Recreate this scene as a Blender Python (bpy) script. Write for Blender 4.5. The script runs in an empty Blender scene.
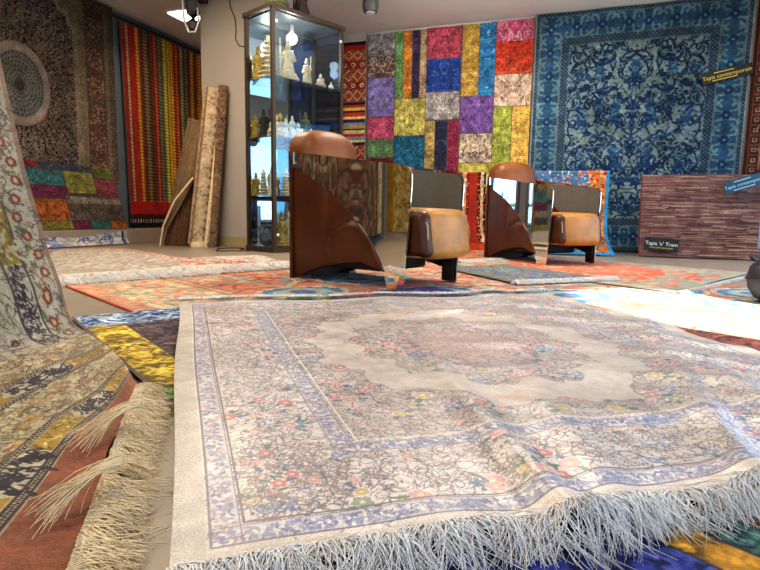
import bpy, bmesh, math, random
import numpy as np
from mathutils import Vector, Matrix
random.seed(5); RNG = np.random.default_rng(5)
COL = bpy.context.scene.collection
PI = math.pi

# ------------------------------------------------------------------ camera
F = 549.0; CH = 0.43
dn = np.array([-70., -4368., -549.]); Zc = -dn/np.linalg.norm(dn)
fw = np.array([0., 0., -1.]); Yc = fw - fw.dot(Zc)*Zc; Yc /= np.linalg.norm(Yc); Xc = np.cross(Yc, Zc)
RW = np.array([Xc, Yc, Zc])                     # world from camera
cam = bpy.data.cameras.new('camera'); camo = bpy.data.objects.new('camera', cam); COL.objects.link(camo)
cam.sensor_width = 36; cam.lens = F/760*36; cam.clip_start = .02
camo.matrix_world = Matrix.Translation((0, 0, CH)) @ Matrix([list(r) for r in RW]).to_4x4()
bpy.context.scene.camera = camo

def ray(px, py): return RW @ np.array([px-380., 285.-py, -F])
def fl(px, py, z=0.0):
    d = ray(px, py); t = (z-CH)/d[2]; return np.array([d[0]*t, d[1]*t, z])
def aty(px, py, y):
    d = ray(px, py); t = y/d[1]; return np.array([d[0]*t, y, CH+d[2]*t])

# ------------------------------------------------------------------ helpers
def lin(c):
    c = np.asarray(c, float)/255.
    return np.where(c <= .04045, c/12.92, ((c+.055)/1.055)**2.4)
def l4(c): return tuple(lin(c))+(1.,)

def link(o, parent=None):
    COL.objects.link(o)
    if parent is not None: o.parent = parent
    return o
def tag(o, label=None, cat=None, group=None, kind=None):
    if label: o['label'] = label
    if cat: o['category'] = cat
    if group: o['group'] = group
    if kind: o['kind'] = kind
    return o
def empty(name, loc, rz=0):
    o = bpy.data.objects.new(name, None); o.location = loc; o.rotation_euler = (0, 0, rz); o.empty_display_size = .1
    return link(o)
def obj(name, bm, mat, parent=None, smooth=True, ang=35):
    me = bpy.data.meshes.new(name)
    bmesh.ops.recalc_face_normals(bm, faces=bm.faces)
    if smooth:
        for f in bm.faces: f.smooth = True
        for e in bm.edges:
            if len(e.link_faces) == 2 and e.calc_face_angle(0) > math.radians(ang): e.smooth = False
    bm.to_mesh(me); bm.free()
    me.materials.append(mat)
    return link(bpy.data.objects.new(name, me), parent)
def copy_tree(o, parent=None):
    c = o.copy(); COL.objects.link(c); c.parent = parent
    for ch in [x for x in bpy.data.objects if x.parent == o]: copy_tree(ch, c)
    return c
def box(bm, c, s, rz=0, bev=0, M=None):
    r = bmesh.ops.create_cube(bm, size=1)['verts']
    m = Matrix.Translation(c) @ Matrix.Rotation(rz, 4, 'Z') @ Matrix.Diagonal((*s, 1))
    if M is not None: m = M @ m
    bmesh.ops.transform(bm, matrix=m, verts=r)
    if bev:
        es = list({e for v in r for e in v.link_edges})
        bmesh.ops.bevel(bm, geom=es, offset=bev, segments=3, profile=.5, affect='EDGES')
def tube(bm, pts, r, seg=8, cap=True):
    pts = [Vector(p) for p in pts]; rings = []
    rr = r if isinstance(r, (list, tuple)) else [r]*len(pts)
    for i, p in enumerate(pts):
        d = (pts[min(i+1, len(pts)-1)] - pts[max(i-1, 0)]).normalized()
        a = d.cross(Vector((0, 0, 1)));
        if a.length < .05: a = d.cross(Vector((1, 0, 0)))
        a.normalize(); b = d.cross(a)
        rings.append([bm.verts.new(p+(a*math.cos(2*PI*k/seg)+b*math.sin(2*PI*k/seg))*rr[i]) for k in range(seg)])
    for i in range(len(rings)-1):
        for k in range(seg):
            bm.faces.new((rings[i][k], rings[i][(k+1) % seg], rings[i+1][(k+1) % seg], rings[i+1][k]))
    if cap:
        bm.faces.new(rings[0][::-1]); bm.faces.new(rings[-1])
def lathe(bm, prof, seg=14, c=(0, 0, 0), wob=None):
    rings = []
    for (r, z) in prof:
        rings.append([bm.verts.new((c[0]+(r*(wob(k/seg*2*PI, z) if wob else 1))*math.cos(2*PI*k/seg), c[1]+(r*(wob(k/seg*2*PI, z) if wob else 1))*math.sin(2*PI*k/seg), c[2]+z)) for k in range(seg)])
    for i in range(len(rings)-1):
        for k in range(seg):
            bm.faces.new((rings[i][k], rings[i][(k+1) % seg], rings[i+1][(k+1) % seg], rings[i+1][k]))
    bm.faces.new(rings[0][::-1]); bm.faces.new(rings[-1])
def blob(bm, c, r, seg=12, M=None):
    v = bmesh.ops.create_uvsphere(bm, u_segments=seg, v_segments=max(6, seg//2+2), radius=1)['verts']
    m = Matrix.Translation(c) @ Matrix.Diagonal((*(r if isinstance(r, (tuple, list)) else (r, r, r)), 1))
    if M is not None: m = M @ m
    bmesh.ops.transform(bm, matrix=m, verts=v)

# ------------------------------------------------------------------ materials
def newmat(name):
    m = bpy.data.materials.new(name); m.use_nodes = True; nt = m.node_tree
    return m, nt, nt.nodes['Principled BSDF']
def plain(name, c, rough=.6, metal=0, noise=.12, scale=8, bump=0, spec=.5, sheen=0, coat=0, detail=4):
    m, nt, b = newmat(name); N = nt.nodes; L = nt.links
    tc = N.new('ShaderNodeTexCoord'); no = N.new('ShaderNodeTexNoise'); no.inputs['Scale'].default_value = scale
    no.inputs['Detail'].default_value = detail; L.new(tc.outputs['Object'], no.inputs['Vector'])
    r = N.new('ShaderNodeValToRGB'); r.color_ramp.elements[0].position = .3; r.color_ramp.elements[1].position = .7
    cc = lin(c); r.color_ramp.elements[0].color = (*np.clip(cc*(1-noise), 0, 1), 1); r.color_ramp.elements[1].color = (*np.clip(cc*(1+noise), 0, 1), 1)
    L.new(no.outputs['Fac'], r.inputs['Fac']); L.new(r.outputs['Color'], b.inputs['Base Color'])
    b.inputs['Roughness'].default_value = rough; b.inputs['Metallic'].default_value = metal
    b.inputs['Specular IOR Level'].default_value = spec; b.inputs['Sheen Weight'].default_value = sheen; b.inputs['Coat Weight'].default_value = coat
    if bump:
        bp = N.new('ShaderNodeBump'); bp.inputs['Strength'].default_value = bump; bp.inputs['Distance'].default_value = .01
        L.new(no.outputs['Fac'], bp.inputs['Height']); L.new(bp.outputs['Normal'], b.inputs['Normal'])
    return m
def rugmat(name, rough=.85, sheen=.3, amp=.35, scale=260, bump=.35, spec=.2, stretch=(1, 1, 1), wear=.25):
    """woven pile: painted knots in the Col attribute, broken up by fibre noise and wear"""
    m, nt, b = newmat(name); N = nt.nodes; L = nt.links
    at = N.new('ShaderNodeAttribute'); at.attribute_name = 'Col'
    tc = N.new('ShaderNodeTexCoord'); mp = N.new('ShaderNodeMapping'); mp.inputs['Scale'].default_value = stretch
    L.new(tc.outputs['Object'], mp.inputs['Vector'])
    no = N.new('ShaderNodeTexNoise'); no.inputs['Scale'].default_value = scale; no.inputs['Detail'].default_value = 3
    n2 = N.new('ShaderNodeTexNoise'); n2.inputs['Scale'].default_value = 7; n2.inputs['Detail'].default_value = 5; n2.inputs['Roughness'].default_value = .7
    L.new(mp.outputs[0], no.inputs['Vector']); L.new(mp.outputs[0], n2.inputs['Vector'])
    r1 = N.new('ShaderNodeMapRange'); r1.inputs['From Min'].default_value = .3; r1.inputs['From Max'].default_value = .7
    r1.inputs['To Min'].default_value = 1-amp; r1.inputs['To Max'].default_value = 1+amp; L.new(no.outputs['Fac'], r1.inputs['Value'])
    r2 = N.new('ShaderNodeMapRange'); r2.inputs['From Min'].default_value = .3; r2.inputs['From Max'].default_value = .7
    r2.inputs['To Min'].default_value = 1-wear; r2.inputs['To Max'].default_value = 1+wear; L.new(n2.outputs['Fac'], r2.inputs['Value'])
    mu = N.new('ShaderNodeMath'); mu.operation = 'MULTIPLY'; L.new(r1.outputs[0], mu.inputs[0]); L.new(r2.outputs[0], mu.inputs[1])
    vm = N.new('ShaderNodeVectorMath'); vm.operation = 'SCALE'; L.new(at.outputs['Color'], vm.inputs[0]); L.new(mu.outputs[0], vm.inputs['Scale'])
    L.new(vm.outputs[0], b.inputs['Base Color'])
    b.inputs['Roughness'].default_value = rough; b.inputs['Sheen Weight'].default_value = sheen; b.inputs['Specular IOR Level'].default_value = spec
    bp = N.new('ShaderNodeBump'); bp.inputs['Strength'].default_value = bump; bp.inputs['Distance'].default_value = .002
    L.new(no.outputs['Fac'], bp.inputs['Height']); L.new(bp.outputs['Normal'], b.inputs['Normal'])
    return m
def glass(name, tint=(235, 245, 245), refl=1.0, dens=0.0):
    m, nt, b = newmat(name); N = nt.nodes; L = nt.links; N.remove(b)
    o = N['Material Output']; t = N.new('ShaderNodeBsdfTransparent'); t.inputs['Color'].default_value = l4(tint)
    g = N.new('ShaderNodeBsdfGlossy'); g.inputs['Roughness'].default_value = .01; g.inputs['Color'].default_value = (.9, .95, 1, 1)
    lw = N.new('ShaderNodeLayerWeight'); pw = N.new('ShaderNodeMath'); pw.operation = 'POWER'; pw.inputs[1].default_value = 4.5; L.new(lw.outputs['Facing'], pw.inputs[0])
    fr = N.new('ShaderNodeMath'); fr.operation = 'MULTIPLY_ADD'; fr.inputs[1].default_value = .9; fr.inputs[2].default_value = .045; L.new(pw.outputs[0], fr.inputs[0])
    mm = N.new('ShaderNodeMath'); mm.operation = 'MULTIPLY_ADD'; mm.inputs[1].default_value = refl; mm.inputs[2].default_value = dens
    L.new(fr.outputs[0], mm.inputs[0])
    mx = N.new('ShaderNodeMixShader'); L.new(mm.outputs[0], mx.inputs[0]); L.new(t.outputs[0], mx.inputs[1]); L.new(g.outputs[0], mx.inputs[2])
    L.new(mx.outputs[0], o.inputs['Surface']); return m
def emit(name, c, s):
    m, nt, b = newmat(name); b.inputs['Base Color'].default_value = l4(c); b.inputs['Emission Color'].default_value = l4(c); b.inputs['Emission Strength'].default_value = s
    return m

M = {}
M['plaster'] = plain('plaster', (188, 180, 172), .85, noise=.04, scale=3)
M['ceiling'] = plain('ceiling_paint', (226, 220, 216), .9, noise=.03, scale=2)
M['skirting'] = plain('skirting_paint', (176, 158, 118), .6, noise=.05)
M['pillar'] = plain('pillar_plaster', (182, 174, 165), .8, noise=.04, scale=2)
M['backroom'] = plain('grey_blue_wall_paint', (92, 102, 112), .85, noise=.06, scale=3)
M['floor'] = plain('polished_concrete', (156, 143, 126), .33, noise=.09, scale=4, spec=.45, bump=.05, detail=9)
M['chrome'] = plain('polished_steel', (238, 234, 226), .035, 1, noise=.03, scale=3)
M['steel_dull'] = plain('brushed_steel', (124, 126, 122), .5, .5, noise=.05, scale=20)
M['leather'] = plain('brown_leather', (134, 74, 20), .46, noise=.28, scale=5, bump=.12, spec=.5)
M['leather_dark'] = plain('dark_brown_leather', (80, 40, 14), .38, noise=.3, scale=4, bump=.1, spec=.5)
M['leather_tan'] = plain('worn_tan_leather', (186, 128, 52), .4, noise=.22, scale=9, bump=.14, spec=.5)
M['piping'] = plain('leather_piping', (196, 150, 100), .5)
M['black'] = plain('black_lacquer', (22, 22, 30), .5)
M['shaded_leg'] = plain('shaded_leg_face', (52, 48, 44), .35)
M['bronze'] = plain('bronze_anodised_frame', (74, 62, 52), .4, .3, noise=.08)
M['shelf_glass'] = glass('shelf_glass', (225, 240, 238), 1.5, .05)
M['pane'] = glass('pane_glass', (242, 248, 250), .9, .01)
M['haze_pane'] = glass('pane_with_blue_haze', (150, 178, 220), .6, .0)  # blue tint stands in for sky haze reflected in this pane
M['mirror'] = plain('mirror_glass', (215, 228, 235), .02, 1, noise=.01)
M['ivory'] = plain('carved_ivory', (214, 200, 172), .5, noise=.3, scale=40, bump=.6)
M['yellow_stone'] = plain('yellow_onyx', (176, 142, 62), .45, noise=.35, scale=30, bump=.5)
M['dark_wood'] = plain('dark_carved_wood', (48, 36, 30), .5, noise=.3, scale=30, bump=.5)
M['white_stone'] = plain('white_jade', (228, 228, 220), .4, noise=.2, scale=35, bump=.5)
M['green_stone'] = plain('green_stone', (96, 104, 62), .45, noise=.35, scale=25, bump=.4)
M['slate'] = plain('blue_grey_pottery', (66, 76, 84), .4, noise=.15)
M['grey_metal'] = plain('dark_grey_metal', (92, 92, 94), .45, .2, noise=.05)
M['cord'] = plain('black_cord', (24, 22, 24), .6)
M['fringe'] = plain('ivory_cotton_fringe', (226, 218, 204), .8, noise=.15, scale=30)
M['fringe_warm'] = plain('cream_cotton_fringe', (236, 214, 172), .8, noise=.15, scale=30)
M['fringe_bright'] = plain('white_cotton_fringe', (236, 232, 224), .8, noise=.12, scale=30)
M['fringe_dark'] = plain('dark_wool_fringe', (26, 26, 30), .9)
M['bulb'] = emit('lamp_glow', (255, 246, 230), 18)
M['button'] = plain('white_plastic', (230, 230, 225), .5, noise=.03)
M['panel_light'] = emit('ceiling_panel_glow', (255, 250, 252), 2)
M['pouf'] = plain('dark_grey_leather', (40, 38, 46), .45, noise=.15, bump=.1)
M['pale_panel'] = plain('pale_blue_board', (142, 156, 172), .6, noise=.03)
M['wood'] = plain('rack_wood', (98, 74, 52), .6, noise=.2, scale=12)
M['tag_dark'] = plain('dark_tag_card', (30, 30, 28), .5, noise=.05)
M['tag_blue'] = plain('petrol_blue_tag_card', (26, 66, 88), .5, noise=.05)
M['ink_yellow'] = plain('yellow_ink', (222, 196, 60), .5, noise=.03)
M['ink_white'] = plain('white_ink', (235, 235, 225), .5, noise=.03)
M['ink_pale'] = plain('pale_blue_ink', (150, 190, 205), .5, noise=.03)

RM = {
 'silk': rugmat('silk_pile', .33, .05, .28, 330, .25, .9, wear=.13),
 'silkwarm': rugmat('warm_silk_pile', .55, .08, .28, 300, .3, .3, wear=.14),
 'wool': rugmat('wool_pile', .9, .08, .35, 120, .5, .15, wear=.22),
 'worn': rugmat('overdyed_worn_pile', .8, .08, .4, 110, .5, .2, (1, 1, 1), .35),
 'flat': rugmat('flat_weave', .92, .06, .3, 150, .4, .1, (1, 1, 1), .22),
}

# ------------------------------------------------------------------ painting of knots (vertex colours)
class Cv:
    def __init__(s, w, h, k, bg):
        s.w, s.h, s.k = w, h, k; s.W = int(round(w*k)); s.H = int(round(h*k)); s.a = np.empty((s.H, s.W, 3)); s.a[:] = bg
    def rect(s, x0, y0, x1, y1, c):
        k = s.k; s.a[max(0, int(round(y0*k))):max(0, int(round(y1*k))), max(0, int(round(x0*k))):max(0, int(round(x1*k)))] = c
    def ell(s, x, y, rx, ry=None, c=(0, 0, 0), ang=0, inner=0):
        ry = rx if ry is None else ry; k = s.k; R = max(rx, ry)
        i0, i1 = max(0, int((x-R)*k)), min(s.W, int((x+R)*k)+2); j0, j1 = max(0, int((y-R)*k)), min(s.H, int((y+R)*k)+2)
        if i0 >= i1 or j0 >= j1: return
        X, Y = np.meshgrid((np.arange(i0, i1)+.5)/k-x, (np.arange(j0, j1)+.5)/k-y)
        if ang: ca, sa = math.cos(ang), math.sin(ang); X, Y = X*ca+Y*sa, -X*sa+Y*ca
        d = (X/rx)**2+(Y/ry)**2; m = (d <= 1) & (d >= inner*inner)
        s.a[j0:j1, i0:i1][m] = c
    def stroke(s, P, r, c):
        P = np.asarray(P, float)*s.k; seg = np.hypot(*np.diff(P, axis=0).T); n = int(seg.sum()*1.6)+2
        t = np.concatenate([[0], np.cumsum(seg)]); q = np.linspace(0, t[-1], n)
        x = np.interp(q, t, P[:, 0]); y = np.interp(q, t, P[:, 1]); R = r*s.k; m = int(math.ceil(R))
        for dx in range(-m, m+1):
            for dy in range(-m, m+1):
                if dx*dx+dy*dy <= R*R+.3:
                    xi = (x+dx).astype(int); yi = (y+dy).astype(int); g = (xi >= 0) & (xi < s.W) & (yi >= 0) & (yi < s.H)
                    s.a[yi[g], xi[g]] = c
    def poly(s, P, c):
        P = np.asarray(P, float); k = s.k
        i0, i1 = max(0, int(P[:, 0].min()*k)), min(s.W, int(P[:, 0].max()*k)+2); j0, j1 = max(0, int(P[:, 1].min()*k)), min(s.H, int(P[:, 1].max()*k)+2)
        if i0 >= i1 or j0 >= j1: return
        X, Y = np.meshgrid((np.arange(i0, i1)+.5)/k, (np.arange(j0, j1)+.5)/k); ins = np.zeros(X.shape, bool); n = len(P)
        for i in range(n):
            x1, y1 = P[i]; x2, y2 = P[(i+1) % n]
            if y1 != y2: ins ^= ((Y < y1) != (Y < y2)) & (X < (x2-x1)*(Y-y1)/(y2-y1)+x1)
        s.a[j0:j1, i0:i1][ins] = c
    def flower(s, x, y, r, c, cc=(220, 190, 90), n=6, a0=0):
        for k in range(n):
            a = a0+2*PI*k/n; s.ell(x+math.cos(a)*r*.6, y+math.sin(a)*r*.6, r*.42, r*.42, c)
        s.ell(x, y, r*.5, r*.5, c); s.ell(x, y, r*.28, r*.28, cc)
    def curl(s, x, y, a, L, r, c, k0=0, k1=8):
        n = 14; P = [(x, y)]
        for i in range(n):
            a += (k0+(k1-k0)*i/n)*L/n/ L*1.0; x += math.cos(a)*L/n; y += math.sin(a)*L/n; P.append((x, y))
        s.stroke(P, r, c); return x, y, a
    def noise(s, amp, cell):
        cw = max(2, int(s.w/cell)); ch = max(2, int(s.h/cell)); g = RNG.random((ch+1, cw+1))
        X = np.linspace(0, cw-.001, s.W); Y = np.linspace(0, ch-.001, s.H); xi = X.astype(int); yi = Y.astype(int); fx = (X-xi)[None]; fy = (Y-yi)[:, None]
        a = g[yi][:, xi]*(1-fx)+g[yi][:, xi+1]*fx; b = g[yi+1][:, xi]*(1-fx)+g[yi+1][:, xi+1]*fx
        s.a *= (1+amp*((a*(1-fy)+b*fy)-.5)*2)[:, :, None]
    def paste(s, t, x0, y0):
        i, j = int(round(x0*s.k)), int(round(y0*s.k)); b = t.a if isinstance(t, Cv) else t
        h = min(b.shape[0], s.H-j); w = min(b.shape[1], s.W-i); s.a[j:j+h, i:i+w] = b[:h, :w]
    def mirror4(s):
        h = s.H//2; w = s.W//2; s.a[:, s.W-w:] = s.a[:, :w][:, ::-1]; s.a[s.H-h:] = s.a[:h][::-1]
    def mirrorx(s): w = s.W//2; s.a[:, s.W-w:] = s.a[:, :w][:, ::-1]

def curls(cv, x0, y0, x1, y1, n, r, cols, L=(.04, .12), kk=(-9, 9)):
    for _ in range(n):
        cv.curl(random.uniform(x0, x1), random.uniform(y0, y1), random.uniform(0, 6.3), random.uniform(*L), r, random.choice(cols), random.uniform(*kk)*.3, random.uniform(*kk))

def sheet(name, cv, fn, mat, parent=None, flip=False, k_sat=None):
    """a pliable textile: one vertex per painted knot; fn maps (U, V) arrays in 0..1 to metres"""
    H, W = cv.a.shape[:2]
    U, V = np.meshgrid(np.linspace(0, 1, W), np.linspace(0, 1, H)); X, Y, Z = fn(U, V)
    co = np.stack([X, Y, Z], -1).reshape(-1, 3).astype(np.float32)
    idx = np.arange(H*W).reshape(H, W)
    q = np.stack([idx[:-1, :-1], idx[:-1, 1:], idx[1:, 1:], idx[1:, :-1]], -1).reshape(-1, 4).astype(np.int32)
    if flip: q = q[:, ::-1].copy()
    me = bpy.data.meshes.new(name); me.vertices.add(H*W); me.vertices.foreach_set('co', co.ravel())
    me.loops.add(q.size); me.loops.foreach_set('vertex_index', q.ravel()); me.polygons.add(len(q))
    me.polygons.foreach_set('loop_start', np.arange(0, q.size, 4, dtype=np.int32)); me.polygons.foreach_set('loop_total', np.full(len(q), 4, np.int32))
    me.polygons.foreach_set('use_smooth', np.ones(len(q), bool))
    me.update(calc_edges=True)
    sat = .86 if k_sat is None else k_sat; cc = np.clip(cv.a, 0, 255); cc = cc*sat+cc.mean(-1, keepdims=True)*(1-sat)
    ca = me.color_attributes.new('Col', 'FLOAT_COLOR', 'POINT')
    c = np.ones((H*W, 4), np.float32); c[:, :3] = lin(cc).reshape(-1, 3); ca.data.foreach_set('color', c.ravel())
    me.materials.append(mat)
    return link(bpy.data.objects.new(name, me), parent)

def quadfn(p00, p10, p11, p01, z=0, wave=0.0, seed=0):
    p00, p10, p11, p01 = [np.asarray(p, float)[:2] for p in (p00, p10, p11, p01)]
    def fn(U, V):
        P = [(1-U)*(1-V)*p00[i]+U*(1-V)*p10[i]+U*V*p11[i]+(1-U)*V*p01[i] for i in (0, 1)]
        Z = z+wave*(.5+.5*np.sin(U*7+seed)*np.cos(V*6+seed*2))
        return P[0], P[1], Z
    return fn

def fringe(name, roots, dirs, length, n, mat, parent, r=.0012, spread=.4, lift=.01, zmin=.002, curlamp=.3, segs=6, droop=True, clump=0):
    """cotton strands rooted along a polyline and lying on the floor (or hanging)"""
    roots = np.asarray(roots, float); t = np.linspace(0, 1, len(roots)); dirs = np.asarray(dirs, float)
    co = []; fc = []
    for i in range(n):
        q = random.random(); p = np.array([np.interp(q, t, roots[:, k]) for k in range(3)]); d = np.array([np.interp(q, t, dirs[:, k]) for k in range(3)])
        if clump: a = math.sin(q*clump)*spread*.9+math.sin(q*clump*2.7+1)*spread*.5+random.gauss(0, spread*.35)
        else: a = random.gauss(0, spread)
        L = length*random.uniform(.75, 1.15); hz = abs(d[2]) < .5
        ca, sa = math.cos(a), math.sin(a)
        if hz: d = np.array([d[0]*ca-d[1]*sa, d[0]*sa+d[1]*ca, d[2]])
        side = np.array([-d[1], d[0], 0.]) if hz else np.array([1., 0, 0]); side /= (np.linalg.norm(side)+1e-9)
        if not hz: d = d+side*math.tan(a)*.5
        k1 = random.gauss(0, curlamp); k2 = random.uniform(0, 6.3); top = lift*random.uniform(.4, 1.6); base = len(co)
        for s in range(segs+1):
            u = s/segs; c = p+d*L*u*(1-.15*abs(k1)*u)+side*(k1*L*u*u+.05*L*math.sin(u*7+k2)*curlamp)
            if hz: c[2] = max(zmin, (p[2]+top*math.sin(min(1, u*1.6)*PI*.5))*(1-u**1.5)+zmin+.003*abs(math.sin(u*9+k2))) if droop else c[2]
            rr = r*(1-.5*u)
            for kk in range(3):
                th = kk*2.094+.5; co.append(c+side*rr*math.cos(th)*1.3+np.array([0, 0, 1.])*rr*math.sin(th) if hz else c+side*rr*math.cos(th)+np.array([0, 1., 0])*rr*math.sin(th))
        for s in range(segs):
            for kk in range(3):
                a0 = base+s*3+kk; a1 = base+s*3+(kk+1) % 3; fc.append((a0, a1, a1+3, a0+3))
    me = bpy.data.meshes.new(name); me.from_pydata([tuple(c) for c in co], [], fc); me.polygons.foreach_set('use_smooth', np.ones(len(fc), bool)); me.update()
    me.materials.append(mat); o = link(bpy.data.objects.new(name, me), parent); return o

# ------------------------------------------------------------------ room
H = 3.15
e1 = np.array([.943, -.333]); e2 = np.array([.333, .943])
A = np.array([-.2, 8.62])                         # foot of the far wall where the patchwork starts
def wp(s, z, d=0): p = A+e1*s-e2*d; return (p[0], p[1], z)       # on the far wall
CL = A-e1*3.05                                    # far left corner
def lp(t, z, d=0): p = CL-e2*t+e1*d; return (p[0], p[1], z)      # on the left wall
CR = A+e1*5.75
def rp(t, z, d=0): p = CR-e2*t-e1*d; return (p[0], p[1], z)
RZ = math.atan2(-.333, .943)
def wallbox(name, p, q, z0, z1, th, outward, mat):
    p = np.array(p[:2]); q = np.array(q[:2]); c = (p+q)/2+np.array(outward)*th/2; L = np.linalg.norm(q-p); a = math.atan2(q[1]-p[1], q[0]-p[0])
    bm = bmesh.new(); box(bm, (c[0], c[1], (z0+z1)/2), (L, th, z1-z0), a); return obj(name, bm, mat, smooth=False)
DEP = 11.5; WID = 8.8
mid = A+e1*1.35-e2*(DEP/2)
for nm, z, m in (('floor', -.05, M['floor']), ('ceiling', H+.05, M['ceiling'])):
    bm = bmesh.new(); box(bm, (mid[0], mid[1], z), (WID+.3, DEP+.3, .1), RZ); tag(obj(nm, bm, m, smooth=False), kind='structure')
tag(wallbox('wall_back', wp(-3.05, 0), wp(5.75, 0), 0, H, .12, e2, M['plaster']), kind='structure')
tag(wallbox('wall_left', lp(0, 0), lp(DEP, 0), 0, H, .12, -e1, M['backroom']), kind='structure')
fA = CL-e2*DEP; fB = CR-e2*DEP
# the wall behind the viewer with a wide shop window, and the glazed right side
def holed(name, p, q, z0, z1, holes, outward, th, mat):
    """wall from p to q with rectangular openings (s0, s1, z0, z1)"""
    p = np.array(p[:2]); q = np.array(q[:2]); L = np.linalg.norm(q-p); d = (q-p)/L; a = math.atan2(d[1], d[0]); bm = bmesh.new()
    def bx(s0, s1, a0, a1):
        c = p+d*(s0+s1)/2+np.array(outward)*th/2; box(bm, (c[0], c[1], (a0+a1)/2), (s1-s0, th, a1-a0), a)
    s = 0
    for (h0, h1, y0, y1) in holes:
        bx(s, h0, z0, z1); bx(h0, h1, z0, y0); bx(h0, h1, y1, z1); s = h1
    bx(s, L, z0, z1); return obj(name, bm, mat, smooth=False)
tag(holed('wall_right', CR, fB, 0, H, [(.12, 4.3, .2, 2.45), (4.6, 8.2, .2, 2.45)], e1, .12, M['plaster']), kind='structure')
tag(holed('wall_front', fA, fB, 0, H, [(2.2, 4.9, .3, 2.5), (5.3, 8.2, .3, 2.5)], -e2, .12, M['plaster']), kind='structure')
wn = 0
def window(p, q, s0, s1, z0, z1, outward):
    global wn; wn += 1
    p = np.array(p[:2]); q = np.array(q[:2]); d = (q-p)/np.linalg.norm(q-p); a = math.atan2(d[1], d[0]); o = np.array(outward)*.06
    c = p+d*(s0+s1)/2+o; root = tag(empty('window_%d' % wn, (c[0], c[1], z0), a), kind='structure'); w = s1-s0; h = z1-z0
    bm = bmesh.new(); t = .05
    for (x, z, sx, sz) in ((0, t/2, w, t), (0, h-t/2, w, t), (-w/2+t/2, h/2, t, h-2*t), (w/2-t/2, h/2, t, h-2*t), (-w/6, h/2, t, h-2*t), (w/6, h/2, t, h-2*t)): box(bm, (x, 0, z), (sx, .07, sz))
    obj('window_frame', bm, M['bronze'], root, smooth=False)
    bm = bmesh.new(); box(bm, (0, 0, h/2), (w-2*t, .008, h-2*t)); obj('pane', bm, M['pane'], root, smooth=False)
window(CR, fB, .12, 4.3, .2, 2.45, e1); window(CR, fB, 4.6, 8.2, .2, 2.45, e1)
window(fA, fB, 2.2, 4.9, .3, 2.5, -e2); window(fA, fB, 5.3, 8.2, .3, 2.5, -e2)
# skirting and the low plinth on the left wall
bm = bmesh.new(); c = (np.array(wp(-3.05, 0))+np.array(wp(5.75, 0)))/2; box(bm, (c[0]-e2[0]*.01, c[1]-e2[1]*.01, .06), (8.8, .02, .12), RZ)
tag(obj('baseboard_back', bm, M['skirting'], smooth=False), kind='structure')
bm = bmesh.new(); c = (np.array(lp(.3, 0, .17))+np.array(lp(5.5, 0, .17)))/2; box(bm, (c[0], c[1], .1), (.34, 5.2, .2), RZ, .008)
tag(obj('trim_1', bm, M['floor'], smooth=False), kind='structure')
# pillar
PX = np.array([-2.36, 7.40]); pc = PX+e1*.55+e2*.3
bm = bmesh.new(); box(bm, (pc[0], pc[1], H/2), (1.1, .6, H), RZ, .004); tag(obj('wall_pillar', bm, M['pillar'], smooth=False), kind='structure')
bm = bmesh.new(); box(bm, (pc[0], pc[1], .065), (1.13, .63, .13), RZ, .003); tag(obj('baseboard_pillar', bm, M['skirting'], smooth=False), kind='structure')

# ------------------------------------------------------------------ carpets on the floor
def rug(name, label, cat='rug', group=None):
    return tag(empty(name, (0, 0, 0)), label, cat, group)

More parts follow.
